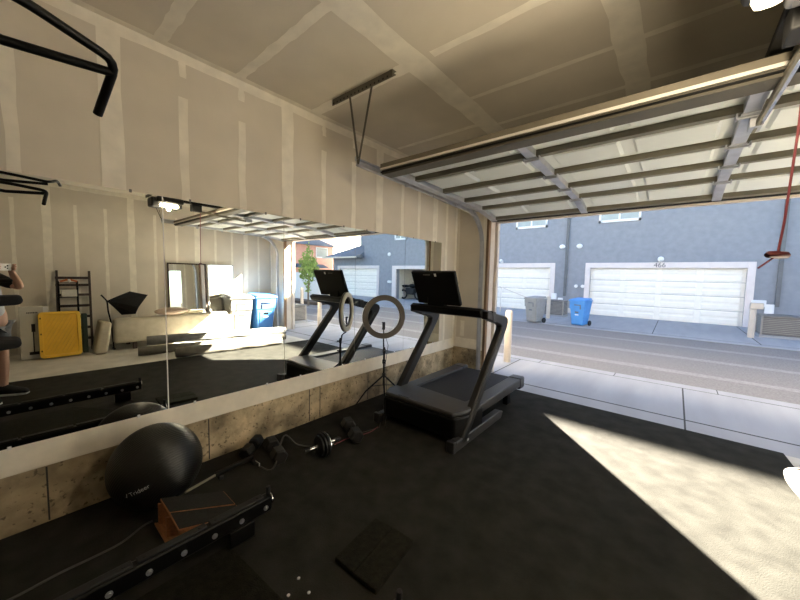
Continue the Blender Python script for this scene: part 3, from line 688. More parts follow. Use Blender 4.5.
b_ = MB(); b_.tube([(1.88, -.56, 2.30), (1.90, .02, 2.275), (1.90, .29, 2.30)], .0128, 12); b_.build('brace_bar', 'black', pt)
for x in (1.38, 1.86):
    MB().box((x-.03, -.62, .0068), (x+.03, -.54, 2.36)).build('upright', 'black', pt, bevel=.006)
    MB().box((x-.035, -1.2, .0068), (x+.035, -.25, .06)).build('base_foot', 'black', pt, bevel=.006)
for z0, z1, x0, x1 in ((2.17, 2.23, 1.35, 1.92), (2.33, 2.38, 1.35, 1.92), (.55, .61, 1.38, 1.86), (1.30, 1.345, 1.12, 2.2)):
    MB().box((x0, -.61, z0), (x1, -.55, z1)).build('cross_bar', 'black', pt, bevel=.006)
for x, PADY in ((1.17, .03), (2.15, -.12)):
    b_ = MB(); b_.hexa([(x-.05,-.5,1.345),(x+.05,-.5,1.345),(x+.05,PADY,1.385),(x-.05,PADY,1.385),(x-.05,-.5,1.405),(x+.05,-.5,1.405),(x+.05,PADY,1.412),(x-.05,PADY,1.412)]); b_.build('arm_pad', 'blackcloth', pt, bevel=.012, seg=3)
    MB().box((x-.02, -.58, 1.33), (x+.02, -.1, 1.36)).build('pad_bracket', 'black', pt)
b_ = MB(); b_.hexa([(1.12,-.5,1.20),(1.22,-.5,1.20),(1.22,.022,1.25),(1.12,.022,1.25),(1.12,-.5,1.33),(1.22,-.5,1.33),(1.22,.022,1.275),(1.12,.022,1.275)]); b_.build('lower_pad', 'blackcloth', pt, bevel=.012, seg=3)
MB().box((1.15, -.58, 1.20), (1.42, -.5, 1.24)).build('pad_bracket', 'black', pt)

# ------------------------------------------------------------------ along the right wall (seen in the mirrors)
so = thing('sofa', 'long beige cloth covered sofa with its back to the gym', 'sofa', (5.3, 2.2, 0))
b_ = MB(); b_.box((5.05, 1.22, .13), (5.22, 3.22, .60)); b_.build('backrest', 'sofa', so, bevel=.05, seg=4)
b_ = MB(); b_.hexa([(4.93,.93,.0),(5.52,.96,.0),(5.52,1.14,.0),(4.93,1.10,.0),(5.02,1.05,.585),(5.52,1.06,.57),(5.52,1.20,.53),(5.02,1.20,.54)]); b_.build('arm', 'sofa', so, bevel=.04, seg=3)
b_ = MB(); b_.hexa([(5.05,3.12,.02),(5.75,3.12,.02),(5.75,3.32,.02),(5.05,3.32,.02),(5.05,3.10,.52),(5.75,3.10,.52),(5.75,3.33,.52),(5.05,3.33,.52)]); b_.build('arm', 'sofa', so, bevel=.04, seg=3)
b_ = MB(); b_.box((5.2, 1.28, .12), (5.78, 3.14, .40)); b_.build('seat', 'sofa', so, bevel=.05, seg=3)
for y in (1.5, 2.9):
    MB().box((5.10, y, 0), (5.16, y+.06, .14)).build('leg', 'ladder', so)
    MB().box((5.66, y, 0), (5.72, y+.06, .13)).build('leg', 'ladder', so)
b_ = MB(); vs_ = []
pl_ = thing('throw_pillow', 'flat pinkish beige pillow lying across the top of the sofa back', 'pillow', (5.17, 2.05, .6))
b_.ball((5.17, 2.16, .675), .16, .30, .078, 24, 14); b_.build('pillow_body', 'pillow', pl_)
def roll(name, p0, p1, r, mt, label):
    p0, p1 = Vector(p0), Vector(p1); d = (p1-p0).normalized(); L = (p1-p0).length
    t = thing('carpet_roll', label, 'carpet roll', ((p0+p1)/2).to_tuple()[:2]+(0,), 'rolled carpets on the floor')
    b_ = MB(); x = d.cross(Vector((0,0,1))).normalized(); y = x.cross(d)
    nu = 40; nv = 24; vs_ = []
    for i in range(nv+1):
        for j in range(nu):
            a = 2*PI*j/nu; s = 1+.05*math.sin(3*a+i*.8)+.03*math.sin(5*a-i)
            rr = r*s*(1 if 0 < i < nv else .93); q = p0+d*L*i/nv+(x*math.cos(a)*1.06+y*math.sin(a)*.94)*rr; q.z = max(q.z, .002); vs_.append(q)
    b_.add(vs_, [(i*nu+j, i*nu+(j+1) % nu, (i+1)*nu+(j+1) % nu, (i+1)*nu+j) for i in range(nv) for j in range(nu)])
    # spiral end
    for e, s in ((p0, 1), (p1, -1)):
        pts = [e+d*s*.004+(x*math.cos(k*.35)+y*math.sin(k*.35))*r*.86*(1-k/60) for k in range(56)]
        b_.tube(pts, r*.045, 5)
        b_.add([e+d*s*.03+(x*math.cos(2*PI*k/20)+y*math.sin(2*PI*k/20))*r*.95 for k in range(20)], [tuple(range(20))])
    b_.build('roll_body', mt, t); return t
roll('a', (4.60, 1.60, .215), (4.03, 4.05, .20), .090, 'carpetg', 'grey backed carpet roll lying on top of the beige rolls before the sofa')
roll('b', (4.36, 1.42, .082), (3.93, 3.98, .082), .080, 'carpet', 'beige carpet roll on the floor, the one nearer the sofa')
roll('c', (3.80, 1.82, .087), (3.555, 3.66, .092), .087, 'carpet', 'beige carpet roll on the floor farthest from the sofa, end at right edge')

def lean_mirror(y0, y1, zt, lb, frame_m, x):
    t = thing('floor_mirror', lb, 'mirror', (x, (y0+y1)/2, .02), 'framed mirrors leaning on the right wall')
    rot = Matrix.Rotation(math.radians(2.5), 3, 'Y'); pv = Vector((x, 0, .02))
    def q(mb, lo, hi): mb.box(lo, hi, rot, pv)
    a = MB(); w_ = .028
    q(a, (x-.02, y0, .02), (x+.005, y0+w_, zt)); q(a, (x-.02, y1-w_, .02), (x+.005, y1, zt)); q(a, (x-.02, y0, zt-w_), (x+.005, y1, zt)); q(a, (x-.02, y0, .02), (x+.005, y1, .02+w_)); a.build('frame', frame_m, t, smooth=False)
    a = MB(); q(a, (x-.012, y0+w_, .02+w_), (x-.006, y1-w_, zt-w_)); a.build('glass', 'mirror', t, smooth=False)
lean_mirror(2.28, 3.06, 1.68, 'tall dark framed mirror leaning on the wall behind the sofa', 'ladder', 5.80)
lean_mirror(3.09, 3.70, 1.68, 'tall pale framed mirror leaning on the wall beside the bins', 'galv', 5.80)

# fabric canopy behind the sofa
fc_ = thing('fabric_canopy', 'black fabric canopy on a curved stem standing behind the sofa end', 'canopy', (5.45, 1.3, 0))
ap_ = Vector((5.25, 1.17, .92)); rim = [Vector((5.30, 1.52, 1.085)), Vector((5.15, 1.76, 1.02)), Vector((5.2, 1.62, .78)), Vector((5.35, 1.60, .64)), Vector((5.5, 1.42, .62)), Vector((5.55, 1.45, .9))]
b_ = MB(); k = len(rim); ctr = sum(rim, Vector())/k
b_.add([ap_]+rim+[ctr+(ap_-ctr)*.35], [(0, 1+i, 1+(i+1) % k) for i in range(k)]+[(k+1, 1+(i+1) % k, 1+i) for i in range(k)]); b_.build('canopy_cloth', 'blackcloth', fc_, smooth=False)
b_ = MB()
for r_ in rim: b_.tube([ap_, ap_*.5+r_*.5+Vector((0, 0, .004)), r_], .006, 6)
b_.build('rib', 'black', fc_)
b_ = MB(); rnd([(5.25, 1.09, 1.035), ap_, (5.25, 1.18, .72), (5.27, 1.22, .5), (5.33, 1.25, .02)], .012, b_); b_.build('stem', 'black', fc_)
MB().box((5.25, 1.235, .0), (5.41, 1.265, .02)).build('base', 'black', fc_)

# ladder shelf
ls = thing('ladder_shelf', 'dark brown wooden ladder leaning on the wall behind the yellow lid', 'ladder', (5.6, .78, 0))
for y in (.58, 1.01): MB().bar((5.55, y-.03, 0), (5.80, y, 1.46), .03, .05, up=(1, 0, 0)).build('rail', 'ladder', ls, smooth=False)
for z in (.22, .42, .62, .82, 1.02, 1.20, 1.33): 
    x = 5.55+.25*z/1.46; MB().bar((x, .555, z), (x, 1.005, z), .028, .045).build('rung', 'ladder', ls, smooth=False)
wr_ = thing('wire_rack', 'narrow dark wire rack of papers in front of the wooden ladder', 'rack', (5.42, .68, 0))
for x in (5.34, 5.46):
    for y in (.565, .80): MB().cyl((x, y, 0), (x, y, 1.28), .008).build('post', 'black', wr_)
for z in (.25, .65, 1.0, 1.25):
    b_ = MB(); b_.tube([(5.34, .565, z), (5.46, .565, z), (5.46, .80, z), (5.34, .80, z)], .006, 6, True)
    for i in range(6): b_.cyl((5.34, .59+i*.037, z), (5.46, .59+i*.037, z), .003, n=6)
    b_.build('wire_shelf', 'black', wr_)
tag(MB().box((5.36, .60, 1.006), (5.44, .79, 1.13)).build('paper_stack', 'paper', bevel=.004), 'pale stack of papers in the middle of the wire rack', 'papers')
tag(MB().box((5.35, .63, .656), (5.45, .79, .705)).build('white_packet', 'white', bevel=.008), 'white packet on a lower shelf of the wire rack', 'packet')
for y, a in ((.635, .35), (.755, -.35)):
    tag(MB().box((5.37, y-.05, 1.275), (5.43, y+.05, 1.305), Matrix.Rotation(a, 3, 'X')).build('wrapped_bar', 'orange', bevel=.006), 'orange wrapped packet on top of the wire rack, %s one' % ('left' if a > 0 else 'right'), 'packet', 'orange packets on the rack')
tag(MB().ball((5.355, .70, 1.285), .022, .022, .03).build('white_ball', 'white'), 'small white round thing on top of the wire rack', 'ball')
yl = thing('storage_lid', 'yellow plastic storage bin lid standing on edge before the ladder', 'lid', (5.18, .55, 0))
rot = Matrix.Rotation(math.radians(6), 3, 'Y'); pv = Vector((5.14, 0, 0))
def rrect(y0, y1, z0, z1, r, x):
    out = []
    for cy, cz, a0 in ((y1-r, z1-r, 0), (y0+r, z1-r, 90), (y0+r, z0+r, 180), (y1-r, z0+r, 270)):
        for k in range(7): a = math.radians(a0+15*k); out.append(rot @ (Vector((x, cy+r*math.cos(a), cz+r*math.sin(a)))-pv)+pv)
    return out
xd = rot @ Vector((1, 0, 0))
b_ = MB(); b_.prism(rrect(.30, .80, .01, .775, .055, 5.14), xd*.04); b_.build('lid_panel', 'yellow', yl, bevel=.008)
b_ = MB(); o_ = rrect(.30, .80, .01, .775, .055, 5.14); i_ = rrect(.345, .755, .055, .73, .04, 5.14); n_ = len(o_)
b_.add(o_+i_+[q-xd*.035 for q in o_]+[q-xd*.035 for q in i_], [(k, (k+1) % n_, 2*n_+(k+1) % n_, 2*n_+k) for k in range(n_)]+[(n_+k, n_+(k+1) % n_, 3*n_+(k+1) % n_, 3*n_+k) for k in range(n_)]+[(2*n_+k, 2*n_+(k+1) % n_, 3*n_+(k+1) % n_, 3*n_+k) for k in range(n_)])
b_.build('rim', 'yellow', yl, bevel=.005)
b_ = MB()
for i in range(-6, 12):
    y0_, z0_ = .36+i*.05, .07
    P0 = [y0_, .09]; P1 = [y0_+.62*.5, .70]
    ts = []
    lo_t, hi_t = 0, 1
    dy = P1[0]-P0[0]
    lo_t = max(0, (.37-P0[0])/dy); hi_t = min(1, (.73-P0[0])/dy)
    if hi_t-lo_t < .1: continue
    A_ = rot @ (Vector((5.134, P0[0]+dy*lo_t, P0[1]+.61*lo_t))-pv)+pv; B_ = rot @ (Vector((5.134, P0[0]+dy*hi_t, P0[1]+.61*hi_t))-pv)+pv
    b_.bar(A_, B_, .014, .022, up=(1, 0, 0))
b_.build('diagonal_ribs', 'yellow', yl, smooth=False)
for z in (.12, .40, .66): MB().box((5.100, .315, z), (5.108, .33, z+.025), rot, pv).build('latch_hole', 'black', yl)
cbx = thing('cardboard_box', 'tall white carton printed with a stick vacuum beside the yellow lid', 'box', (5.35, .27, 0))
b_ = MB(); b_.box((5.28, .10, .0), (5.42, .43, .86)); b_.build('carton', 'paper', cbx, smooth=False)
b_ = MB(); b_.cyl((5.2785, .245, .20), (5.2785, .245, .52), .007); b_.box((5.277, .19, .07), (5.2795, .30, .12)); b_.box((5.277, .225, .45), (5.2795, .268, .58)); b_.box((5.277, .238, .10), (5.2795, .252, .24)); b_.build('vacuum_print', 'blackm', cbx, smooth=False)
b_ = MB()
for i in range(7): b_.box((5.278, .18+i*.018, .755), (5.2795, .193+i*.018, .775))
b_.build('letter_print', 'blackm', cbx, smooth=False)
b_ = MB(); b_.box((5.278, .365, .76), (5.2796, .425, .855)); b_.build('corner_label', 'white', cbx, smooth=False)
gb = tag(MB().box((5.30, .83, 0), (5.44, .90, .70)).build('folded_board', 'green', bevel=.01), 'dark green panel standing between the yellow lid and the sofa', 'board')

def wheelie(loc, rz, body, dark, label, group=None, s=1.0):
    t = thing('wheeled_bin', label, 'bin', loc, group)
    Z = Matrix.Rotation(rz, 3, 'Z'); L = Vector(loc)
    q = lambda p: Z @ (Vector(p)*s) + L
    b_ = MB(); lo = [(-.22,-.22,.03),(.22,-.22,.03),(.22,.24,.06),(-.22,.24,.06)]; hi = [(-.29,-.32,.98),(.29,-.32,.98),(.29,.36,.98),(-.29,.36,.98)]
    b_.hexa([q(p) for p in lo+hi]); b_.build('body', body, t, bevel=.03)
    b_ = MB(); b_.hexa([q(p) for p in [(-.31,-.35,.96),(.31,-.35,.96),(.31,.36,.96),(-.31,.36,.96),(-.31,-.35,1.01),(.31,-.35,1.01),(.31,.36,1.01),(-.31,.36,1.01)]]); b_.build('rim', body, t, bevel=.012)
    b_ = MB(); b_.hexa([q(p) for p in [(-.30,-.36,1.01),(.30,-.36,1.01),(.30,.36,1.03),(-.30,.36,1.03),(-.26,-.33,1.045),(.26,-.33,1.045),(.26,.34,1.09),(-.26,.34,1.09)]]); b_.build('bin_lid', body, t, bevel=.02)
    def fr(z, o): k = (z-.03)/.95; return -.22-.10*k-o
    def pan(x0, x1, z0, z1, o, name, mt):
        c = MB(); c.hexa([q(p) for p in [(x0,fr(z0,o),z0),(x1,fr(z0,o),z0),(x1,fr(z0,0)+.02,z0),(x0,fr(z0,0)+.02,z0),(x0,fr(z1,o),z1),(x1,fr(z1,o),z1),(x1,fr(z1,0)+.02,z1),(x0,fr(z1,0)+.02,z1)]]); return c.build(name, mt, t, bevel=.006)
    pan(-.27, .27, .66, .94, .018, 'upper_panel', body); pan(-.17, .17, .08, .58, .014, 'lower_panel', body)
    pan(-.10, .16, .80, .845, .021, 'grip_slot', dark); pan(.11, .16, .66, .80, .021, 'grip_slot', dark); pan(-.07, .07, .50, .57, .018, 'lift_pocket', dark); pan(-.07, .07, .42, .46, .020, 'lift_bar', 'white' if 'blue' in label and 'garage' in label else body)
    for x in (-.27, .27):
        c = MB(); c.cyl(q((x-.03, .25, .105)), q((x+.03, .25, .105)), .105*s, n=24); wh = c.build('wheel', 'tyre', t, bevel=.01)
    c = MB(); c.cyl(q((-.27, .40, .97)), q((.27, .40, .97)), .016*s); c.cyl(q((-.26, .34, .97)), q((-.26, .41, .97)), .014*s); c.cyl(q((.26, .34, .97)), q((.26, .41, .97)), .014*s); c.build('handle', dark, t)
    return t
wheelie((5.44, 3.62, -.008), -PI/2+.12, 'bin_pale', 'tyre', 'pale grey wheeled bin inside the garage beside the leaning mirror', 'bins inside the garage', .90)
wheelie((5.44, 4.22, -.008), -PI/2+.08, 'bin_deep', 'screen', 'bright blue wheeled bin inside the garage corner', 'bins inside the garage', .90)

# ------------------------------------------------------------------ across the alley
YO = 16.3; ROOF = 10.6
def house(name, label, loc): return thing(name, label, 'building', loc)
def gdoor(par, x0, x1, zt, nrow=8, ncol=4):
    fr_ = MB(); fr_.box((x0-.2, YO-.06, 0), (x0, YO+.06, zt+.22)).box((x1, YO-.06, 0), (x1+.2, YO+.06, zt+.22)).box((x0, YO-.06, zt), (x1, YO+.06, zt+.22))
    f = fr_.build('door_casing', 'trimw', par, smooth=False, bevel=.01)
    d = MB(); d.box((x0, YO+.10, 0), (x1, YO+.16, zt)); dd = d.build('garage_door', 'doorw', par, smooth=False)
    g = MB(); hh = zt/nrow
    ww = (x1-x0)/ncol
    for r_ in range(nrow):
        for c_ in range(ncol):
            a, b2 = x0+c_*ww+.08, x0+(c_+1)*ww-.08; l, h = r_*hh+.03, (r_+1)*hh-.03
            P = [(a,YO+.10,l),(b2,YO+.10,l),(b2,YO+.10,h),(a,YO+.10,h)]; Q = [(a+.03,YO+.085,l+.03),(b2-.03,YO+.085,l+.03),(b2-.03,YO+.085,h-.03),(a+.03,YO+.085,h-.03)]
            g.add(P+Q, [(0,1,5,4),(1,2,6,5),(2,3,7,6),(3,0,4,7),(4,5,6,7)])
    g.build('raised_panels', 'doorw', dd, smooth=False)
    s = MB()
    for r_ in range(1, 4): s.box((x0, YO+.098, zt*r_/4-.006), (x1, YO+.103, zt*r_/4+.006))
    s.build('section_seams', 'gutter', dd, smooth=False)
    return f
def wwall(par, x0, x1, zt, doors, zroof, name='wall', mt='stucco', depth=7):
    b_ = MB(); xs = x0
    for a, c in doors:
        b_.box((xs, YO, -.05), (a, YO+.3, zt)); xs = c
    b_.box((xs, YO, -.05), (x1, YO+.3, zt)); b_.box((x0, YO, zt), (x1, YO+.3, zroof)); b_.box((x0, YO+.3, zt+.3), (x1, YO+depth, zroof))
    return b_.build(name, mt, par, smooth=False)
def window(par, x0, x1, z0, z1, n=2):
    f = MB(); f.box((x0, YO-.05, z0), (x1, YO+.03, z0+.10)).box((x0, YO-.05, z1-.1), (x1, YO+.03, z1)).box((x0, YO-.05, z0), (x0+.08, YO+.03, z1)).box((x1-.08, YO-.05, z0), (x1, YO+.03, z1))
    for k in range(1, n): x = x0+(x1-x0)*k/n; f.box((x-.03, YO-.04, z0), (x+.03, YO+.03, z1))
    fo = f.build('window', 'white', par, smooth=False); p = MB(); p.box((x0+.05, YO-.012, z0+.05), (x1-.05, YO-.004, z1-.05)); p.build('pane', 'glass', fo, smooth=False)
h1 = house('townhouse', 'grey blue townhouse across the alley, left of the thin downpipe', (-4, YO, 0))
wwall(h1, -16, -1.02, 2.03, [(-6.6, -1.74)], ROOF); gdoor(h1, -6.6, -1.74, 2.03); window(h1, -3.45, -1.98, 3.92, 5.1)
h2 = house('townhouse', 'grey blue townhouse across the alley with house number over its garage', (2.2, YO, 0))
wwall(h2, -1.02, 5.42, 2.02, [(-.10, 4.62)], ROOF); dc = gdoor(h2, -.10, 4.62, 2.02); window(h2, .1, 1.55, 3.92, 5.1)
h3 = house('townhouse', 'grey blue townhouse with open garage, seen in the mirror', (8.7, YO, 0))
wwall(h3, 5.42, 12.0, 1.93, [(6.3, 11.2)], ROOF)
fr_ = MB(); fr_.box((6.0, YO-.06, 0), (6.3, YO+.06, 2.15)).box((11.2, YO-.06, 0), (11.55, YO+.06, 2.15)).box((6.3, YO-.06, 1.93), (11.2, YO+.06, 2.15)); fr_.build('door_casing', 'trimw', h3, smooth=False, bevel=.01)
fr_ = MB(); fr_.box((6.2, YO+.3, -.05), (6.28, YO+6, 2.3)).box((11.22, YO+.3, -.05), (11.3, YO+6, 2.3)).box((6.2, YO+6, -.05), (11.3, YO+6.1, 2.3)).box((6.2, YO+.3, 2.2), (11.3, YO+6.1, 2.3)); fr_.build('garage_interior', 'creamh', h3, smooth=False)
window(h3, 8.2, 9.6, 3.92, 5.1); window(h3, 10.4, 11.4, 3.8, 5.0)
for par, x in ((h1, -1.075), (h2, 5.365)):
    MB().box((x-.05, YO-.09, .75), (x+.05, YO+.01, ROOF-.1)).build('downpipe', 'gutter', par, smooth=False)
text('466', 'house_number', 'gutter', dc, frame((2.25, YO-.065, 2.13), (1, 0, 0), (0, 0, 1)), .25, .006)
def lamp_oval(par, x, z, r, lens='white'):
    b_ = MB(); b_.ball((x, YO-.05, z), r*1.25, .06, r, 20, 12); b_.build('wall_light', lens, par)
lamp_oval(h1, -1.28, 2.98, .10); lamp_oval(h2, -.58, 2.98, .10); lamp_oval(h3, 11.82, 2.9, .12)
b_ = MB(); b_.ball((2.27, YO-.12, 2.36), .10, .09, .10); b_.cyl((2.27, YO, 2.32), (2.27, YO-.13, 2.30), .05); b_.build('globe_light', 'white', h2)
b_ = MB(); b_.ball((-4.1, YO-.14, 2.38), .08); b_.box((-4.16, YO-.06, 2.28), (-4.04, YO, 2.40)); b_.build('globe_light', 'white', h1)
for x in (-.62, -.36): 
    b_ = MB(); b_.cyl((x, YO, 1.22), (x, YO-.1, 1.22), .07); b_.build('outdoor_socket', 'white', h2)
MB().box((-1.62, YO-.12, .58), (-1.40, YO, .86)).build('meter_box', 'white', h1, bevel=.01)
MB().box((-1.34, YO-.10, .40), (-1.14, YO, .66)).build('meter_box', 'white', h1, bevel=.01)
MB().box((4.78, YO-.12, .72), (5.12, YO, .95)).build('meter_box', 'white', h2, bevel=.01)
MB().box((5.10, YO-.10, .42), (5.31, YO, .82)).build('meter_box', 'white', h2, bevel=.01)
for par, x0, x1 in ((h1, -1.5, -1.06), (h2, -.95, -.34), (h2, 4.84, 5.38)): MB().box((x0, YO-.03, 0), (x1, YO+.02, .22)).build('footing', 'cream', par, smooth=False)
for x in (11.65, 11.82): MB().cyl((x, YO, 1.1), (x, YO-.12, 1.1), .08).build('outdoor_socket', 'white', h3)

# corner house on the right, seen in the mirror only
h4 = house('corner_house', 'grey blue house with low hipped garage roof, seen in the mirror beside the pink house', (14.8, YO, 0))
wwall(h4, 12.0, 17.7, 1.95, [(12.95, 16.9)], 2.75, depth=3); gdoor(h4, 12.95, 16.9, 1.95)
b_ = MB(); z0_ = 2.78
b_.add([(14.25,YO-.6,z0_),(18.2,YO-.6,z0_),(18.2,YO+3.2,z0_),(14.25,YO+3.2,z0_),(14.25,YO+.9,3.70),(15.7,YO+.9,3.70)], [(0,1,5,4),(1,2,5),(2,3,4,5),(3,0,4),(0,3,2,1)])
b_.build('hip_roof', 'roof', h4, smooth=False)
MB().box((14.25, YO-.68, 2.69), (18.2, YO-.58, 2.79)).build('gutter', 'creamh', h4, smooth=False)
MB().cyl((13.9, YO-.62, 2.78), (14.25, YO-.62, 2.78), .14).build('gutter_end', 'gutter', h4)
b_ = MB(); b_.box((12.0, YO, 2.75), (14.25, YO+8, 10.4)).box((14.25, YO+.9, 2.75), (15.6, YO+8, 10.4)); b_.build('upper_storey', 'stucco', h4, smooth=False)  # unseen rear depth added to put the pink house in shade
h5 = house('cream_house', 'pale cream house behind the hipped roof, seen in the mirror', (24.0, 22, 0))
MB().box((22, 19.75, 0), (28, 26, 10)).build('wall', 'creamh', h5, smooth=False)
b_ = MB(); b_.box((21.95, 20.25, 3.4), (22.02, 20.85, 4.1)); wo_ = b_.build('window', 'gutter', h5, smooth=False); MB().box((21.94, 20.3, 3.45), (21.95, 20.8, 4.05)).build('pane', 'glass', wo_, smooth=False)
h6 = house('pink_house', 'pink house beyond the tree and fence, seen in the mirror', (28, 20, 0))
MB().box((20, 13.6, 0), (25.5, 18.1, 3.85)).build('wall', 'pink', h6, smooth=False)
b_ = MB(); b_.add([(19.6,13.2,3.82),(26,13.2,3.82),(26,18.3,3.82),(19.6,18.3,3.82),(22,15.4,5.2),(23.5,15.6,5.2)], [(0,1,5,4),(1,2,5),(2,3,4,5),(3,0,4),(0,3,2,1)]); b_.build('roof', 'roof', h6, smooth=False)
b_ = MB(); b_.box((19.93, 16.35, 2.85), (20.0, 17.5, 3.7)); wo_ = b_.build('window', 'white', h6, smooth=False); MB().box((19.92, 16.42, 2.92), (19.93, 17.43, 3.63)).build('pane', 'glass', wo_, smooth=False)
b_ = MB(); b_.hexa([(19.3,14.4,2.0),(20,14.4,2.0),(20,17.2,2.0),(19.3,17.2,2.0),(19.4,14.5,2.08),(20,14.5,2.3),(20,17.1,2.3),(19.4,17.1,2.08)]); b_.build('porch_roof', 'roof', h6, smooth=False)

# fence, tree, planting
fn = thing('vinyl_fence', 'white vinyl fence behind the young tree, seen in the mirror', 'fence', (12.3, 10.5, 0))
d = Vector((3.4, 0, 0))
MB().box((10.7, 10.48, .12), (15.6, 10.54, 1.55)).build('fence_panel', 'white', fn, smooth=False)
for x in (10.7, 12.3, 13.9, 15.5): MB().box((x-.06, 10.45, 0), (x+.06, 10.57, 1.66)).build('post', 'white', fn, bevel=.01)
MB().box((10.7, 10.46, 1.5), (15.6, 10.56, 1.58)).build('top_rail', 'white', fn, smooth=False)
tag(MB().prism([(10.6, 9.6, -.02), (15.6, 9.6, -.02), (15.6, 10.44, -.02), (10.6, 10.44, -.02)], (0, 0, .14)).build('planting_bed', 'mulch', bevel=.03), 'dark mulch bed along the foot of the white fence', 'planting bed')
tr_ = thing('young_tree', 'young green tree with thin trunk before the white fence, in mirror', 'tree', (10.55, 9.15, 0))
TX, TY = 10.55, 9.15
MB().tube([(TX, TY, .0), (TX+.02, TY, .7), (TX-.01, TY+.02, 1.3), (TX, TY, 2.1)], [.05, .042, .035, .015], 8).build('trunk', 'bark', tr_)
b_ = MB()
for i in range(620):
    z = R.gauss(0, .42); rr = .46*math.sqrt(max(.05, 1-(z/.85)**2))*math.sqrt(R.random()); a = R.uniform(0, 2*PI)
    c = Vector((TX+rr*math.cos(a), TY+rr*math.sin(a), 1.78+z)); s = R.uniform(.06, .115)
    n1 = Vector((R.gauss(0,1), R.gauss(0,1), R.gauss(0,1))).normalized(); n2 = n1.cross(Vector((R.gauss(0,1), R.gauss(0,1), .3))).normalized(); n3 = n1.cross(n2)
    b_.add([c-n1*s, c+n2*s*.5+n3*.012, c+n1*s, c-n2*s*.5+n3*.012], [(0, 1, 2), (0, 2, 3)])
b_.build('foliage', 'leaf', tr_, smooth=False)

# bollards, condensers, bins outside
def bollard(x, y, h, r, mt, label, zc=.02):
    t = thing('bollard', label, 'bollard', (x, y, -.012), 'bollards along the alley')
    b_ = MB(); b_.tube([(x, y, -.012), (x, y, h-.03), (x, y, h-.008), (x, y, h)], [r, r, r*.85, r*.45], 20); b_.build('post', mt, t)
    b_ = MB(); b_.tube([(x, y, h*.78), (x, y, h*.78+.012)], [r*1.02]*2, 20); b_.build('band', mt, t); return t
bollard(.505, 5.78, .93, .062, 'bollard', 'beige bollard nearest the garage opening, left side')
bollard(5.05, 5.75, .80, .06, 'bollard', 'pale bollard to the right of the opening, nearer one in the mirror')
bollard(7.75, 6.95, 1.0, .06, 'bollard', 'pale bollard beside the condenser in the mirror')
t = bollard(4.47, 13.33, .86, .07, 'bollard', 'white bollard across the alley beside the right condenser')
MB().box((4.40, 13.24, .80), (4.66, 13.42, .97)).build('cap_box', 'bollard', t, bevel=.02)
bollard(-.93, 13.35, .84, .07, 'bollard', 'white bollard across the alley between the two bins')
def condenser(x, y, s, hgt, label):
    t = thing('air_conditioner', label, 'air conditioner', (x, y, 0), 'outdoor condensers')
    MB().box((x-s/2-.04, y-s/2-.04, -.01), (x+s/2+.04, y+s/2+.04, .06)).build('pad', 'apron', t)
    b_ = MB(); b_.box((x-s/2, y-s/2, .06), (x+s/2, y+s/2, hgt)); b_.build('coil', 'grille', t, smooth=False, bevel=.02)
    b_ = MB(); b_.box((x-s/2-.015, y-s/2-.015, hgt-.06), (x+s/2+.015, y+s/2+.015, hgt+.015)); b_.build('top_cover', 'acm', t, bevel=.02)
    b_ = MB(); 
    for cx_ in (-1, 1):
        for cy_ in (-1, 1): b_.box((x+cx_*s/2-.02, y+cy_*s/2-.02, .06), (x+cx_*s/2+.02, y+cy_*s/2+.02, hgt))
    for i in range(9): z = .12+i*(hgt-.2)/8; b_.box((x-s/2-.008, y-s/2-.008, z), (x+s/2+.008, y+s/2+.008, z+.012))
    b_.build('guard', 'acguard', t, smooth=False)
    b_ = MB(); b_.tube([(x+.25*math.cos(a), y+.25*math.sin(a), hgt+.02) for a in [2*PI*k/24 for k in range(24)]], .012, 6, True); b_.build('fan_ring', 'gutter', t)
condenser(5.10, 14.15, .76, .60, 'grey condenser unit across the alley at right picture edge')
condenser(-.98, 14.6, .70, .62, 'small grey condenser half hidden behind the blue bin')
condenser(6.25, 5.72, .44, .52, 'condenser outside the opening, seen only in the mirror')
wheelie((-.93, 11.75, -.012), -.32, 'bin_grey', 'bin_dark', 'grey wheeled bin across the alley before the left garage door', 'bins across the alley', .84)
wheelie((.40, 12.15, -.012), -.22, 'bin_blue', 'bin_dark', 'blue wheeled bin across the alley beside the numbered garage', 'bins across the alley', .84)
pb = thing('push_broom', 'thin wooden pole leaning low behind the grey bin outside', 'pole', (-2.2, 14.1, 0))
MB().cyl((-3.3, 14.2, 1.13), (-1.3, 14.1, .46), .016).build('pole', 'cream', pb)
MB().cyl((-1.34, 14.1, .46), (-1.26, 14.1, .44), .06).build('head', 'gutter', pb)
MB().cyl((-3.2, 14.2, 0), (-3.2, 14.2, 1.09), .014).build('prop', 'cream', pb)
mc_ = thing('motorcycle', 'dark motorcycle parked inside the open garage, seen in the mirror', 'motorcycle', (10.6, 16.95, 0))
for x in (9.9, 11.1): 
    b_ = MB(); b_.tube([(x+.27*math.cos(2*PI*k/28), 16.95, .30+.27*math.sin(2*PI*k/28)) for k in range(28)], .055, 8, True); b_.build('wheel', 'tyre', mc_)
    b_ = MB()
    for k in range(6): b_.cyl((x, 16.95, .30), (x+.25*math.cos(PI*k/3), 16.95, .30+.25*math.sin(PI*k/3)), .012, n=6)
    b_.build('spokes', 'galv', mc_)
b_ = MB(); b_.hexa([(10.2,16.80,.3),(10.8,16.80,.3),(10.8,17.10,.3),(10.2,17.10,.3),(10.15,16.83,.72),(10.9,16.83,.72),(10.9,17.07,.72),(10.15,17.07,.72)]); b_.build('engine', 'blackm', mc_, bevel=.05)
b_ = MB(); b_.ball((10.35, 16.95, .86), .32, .16, .14); b_.build('tank', 'black', mc_)
b_ = MB(); b_.ball((10.9, 16.95, .84), .36, .15, .09); b_.build('seat', 'blackcloth', mc_)
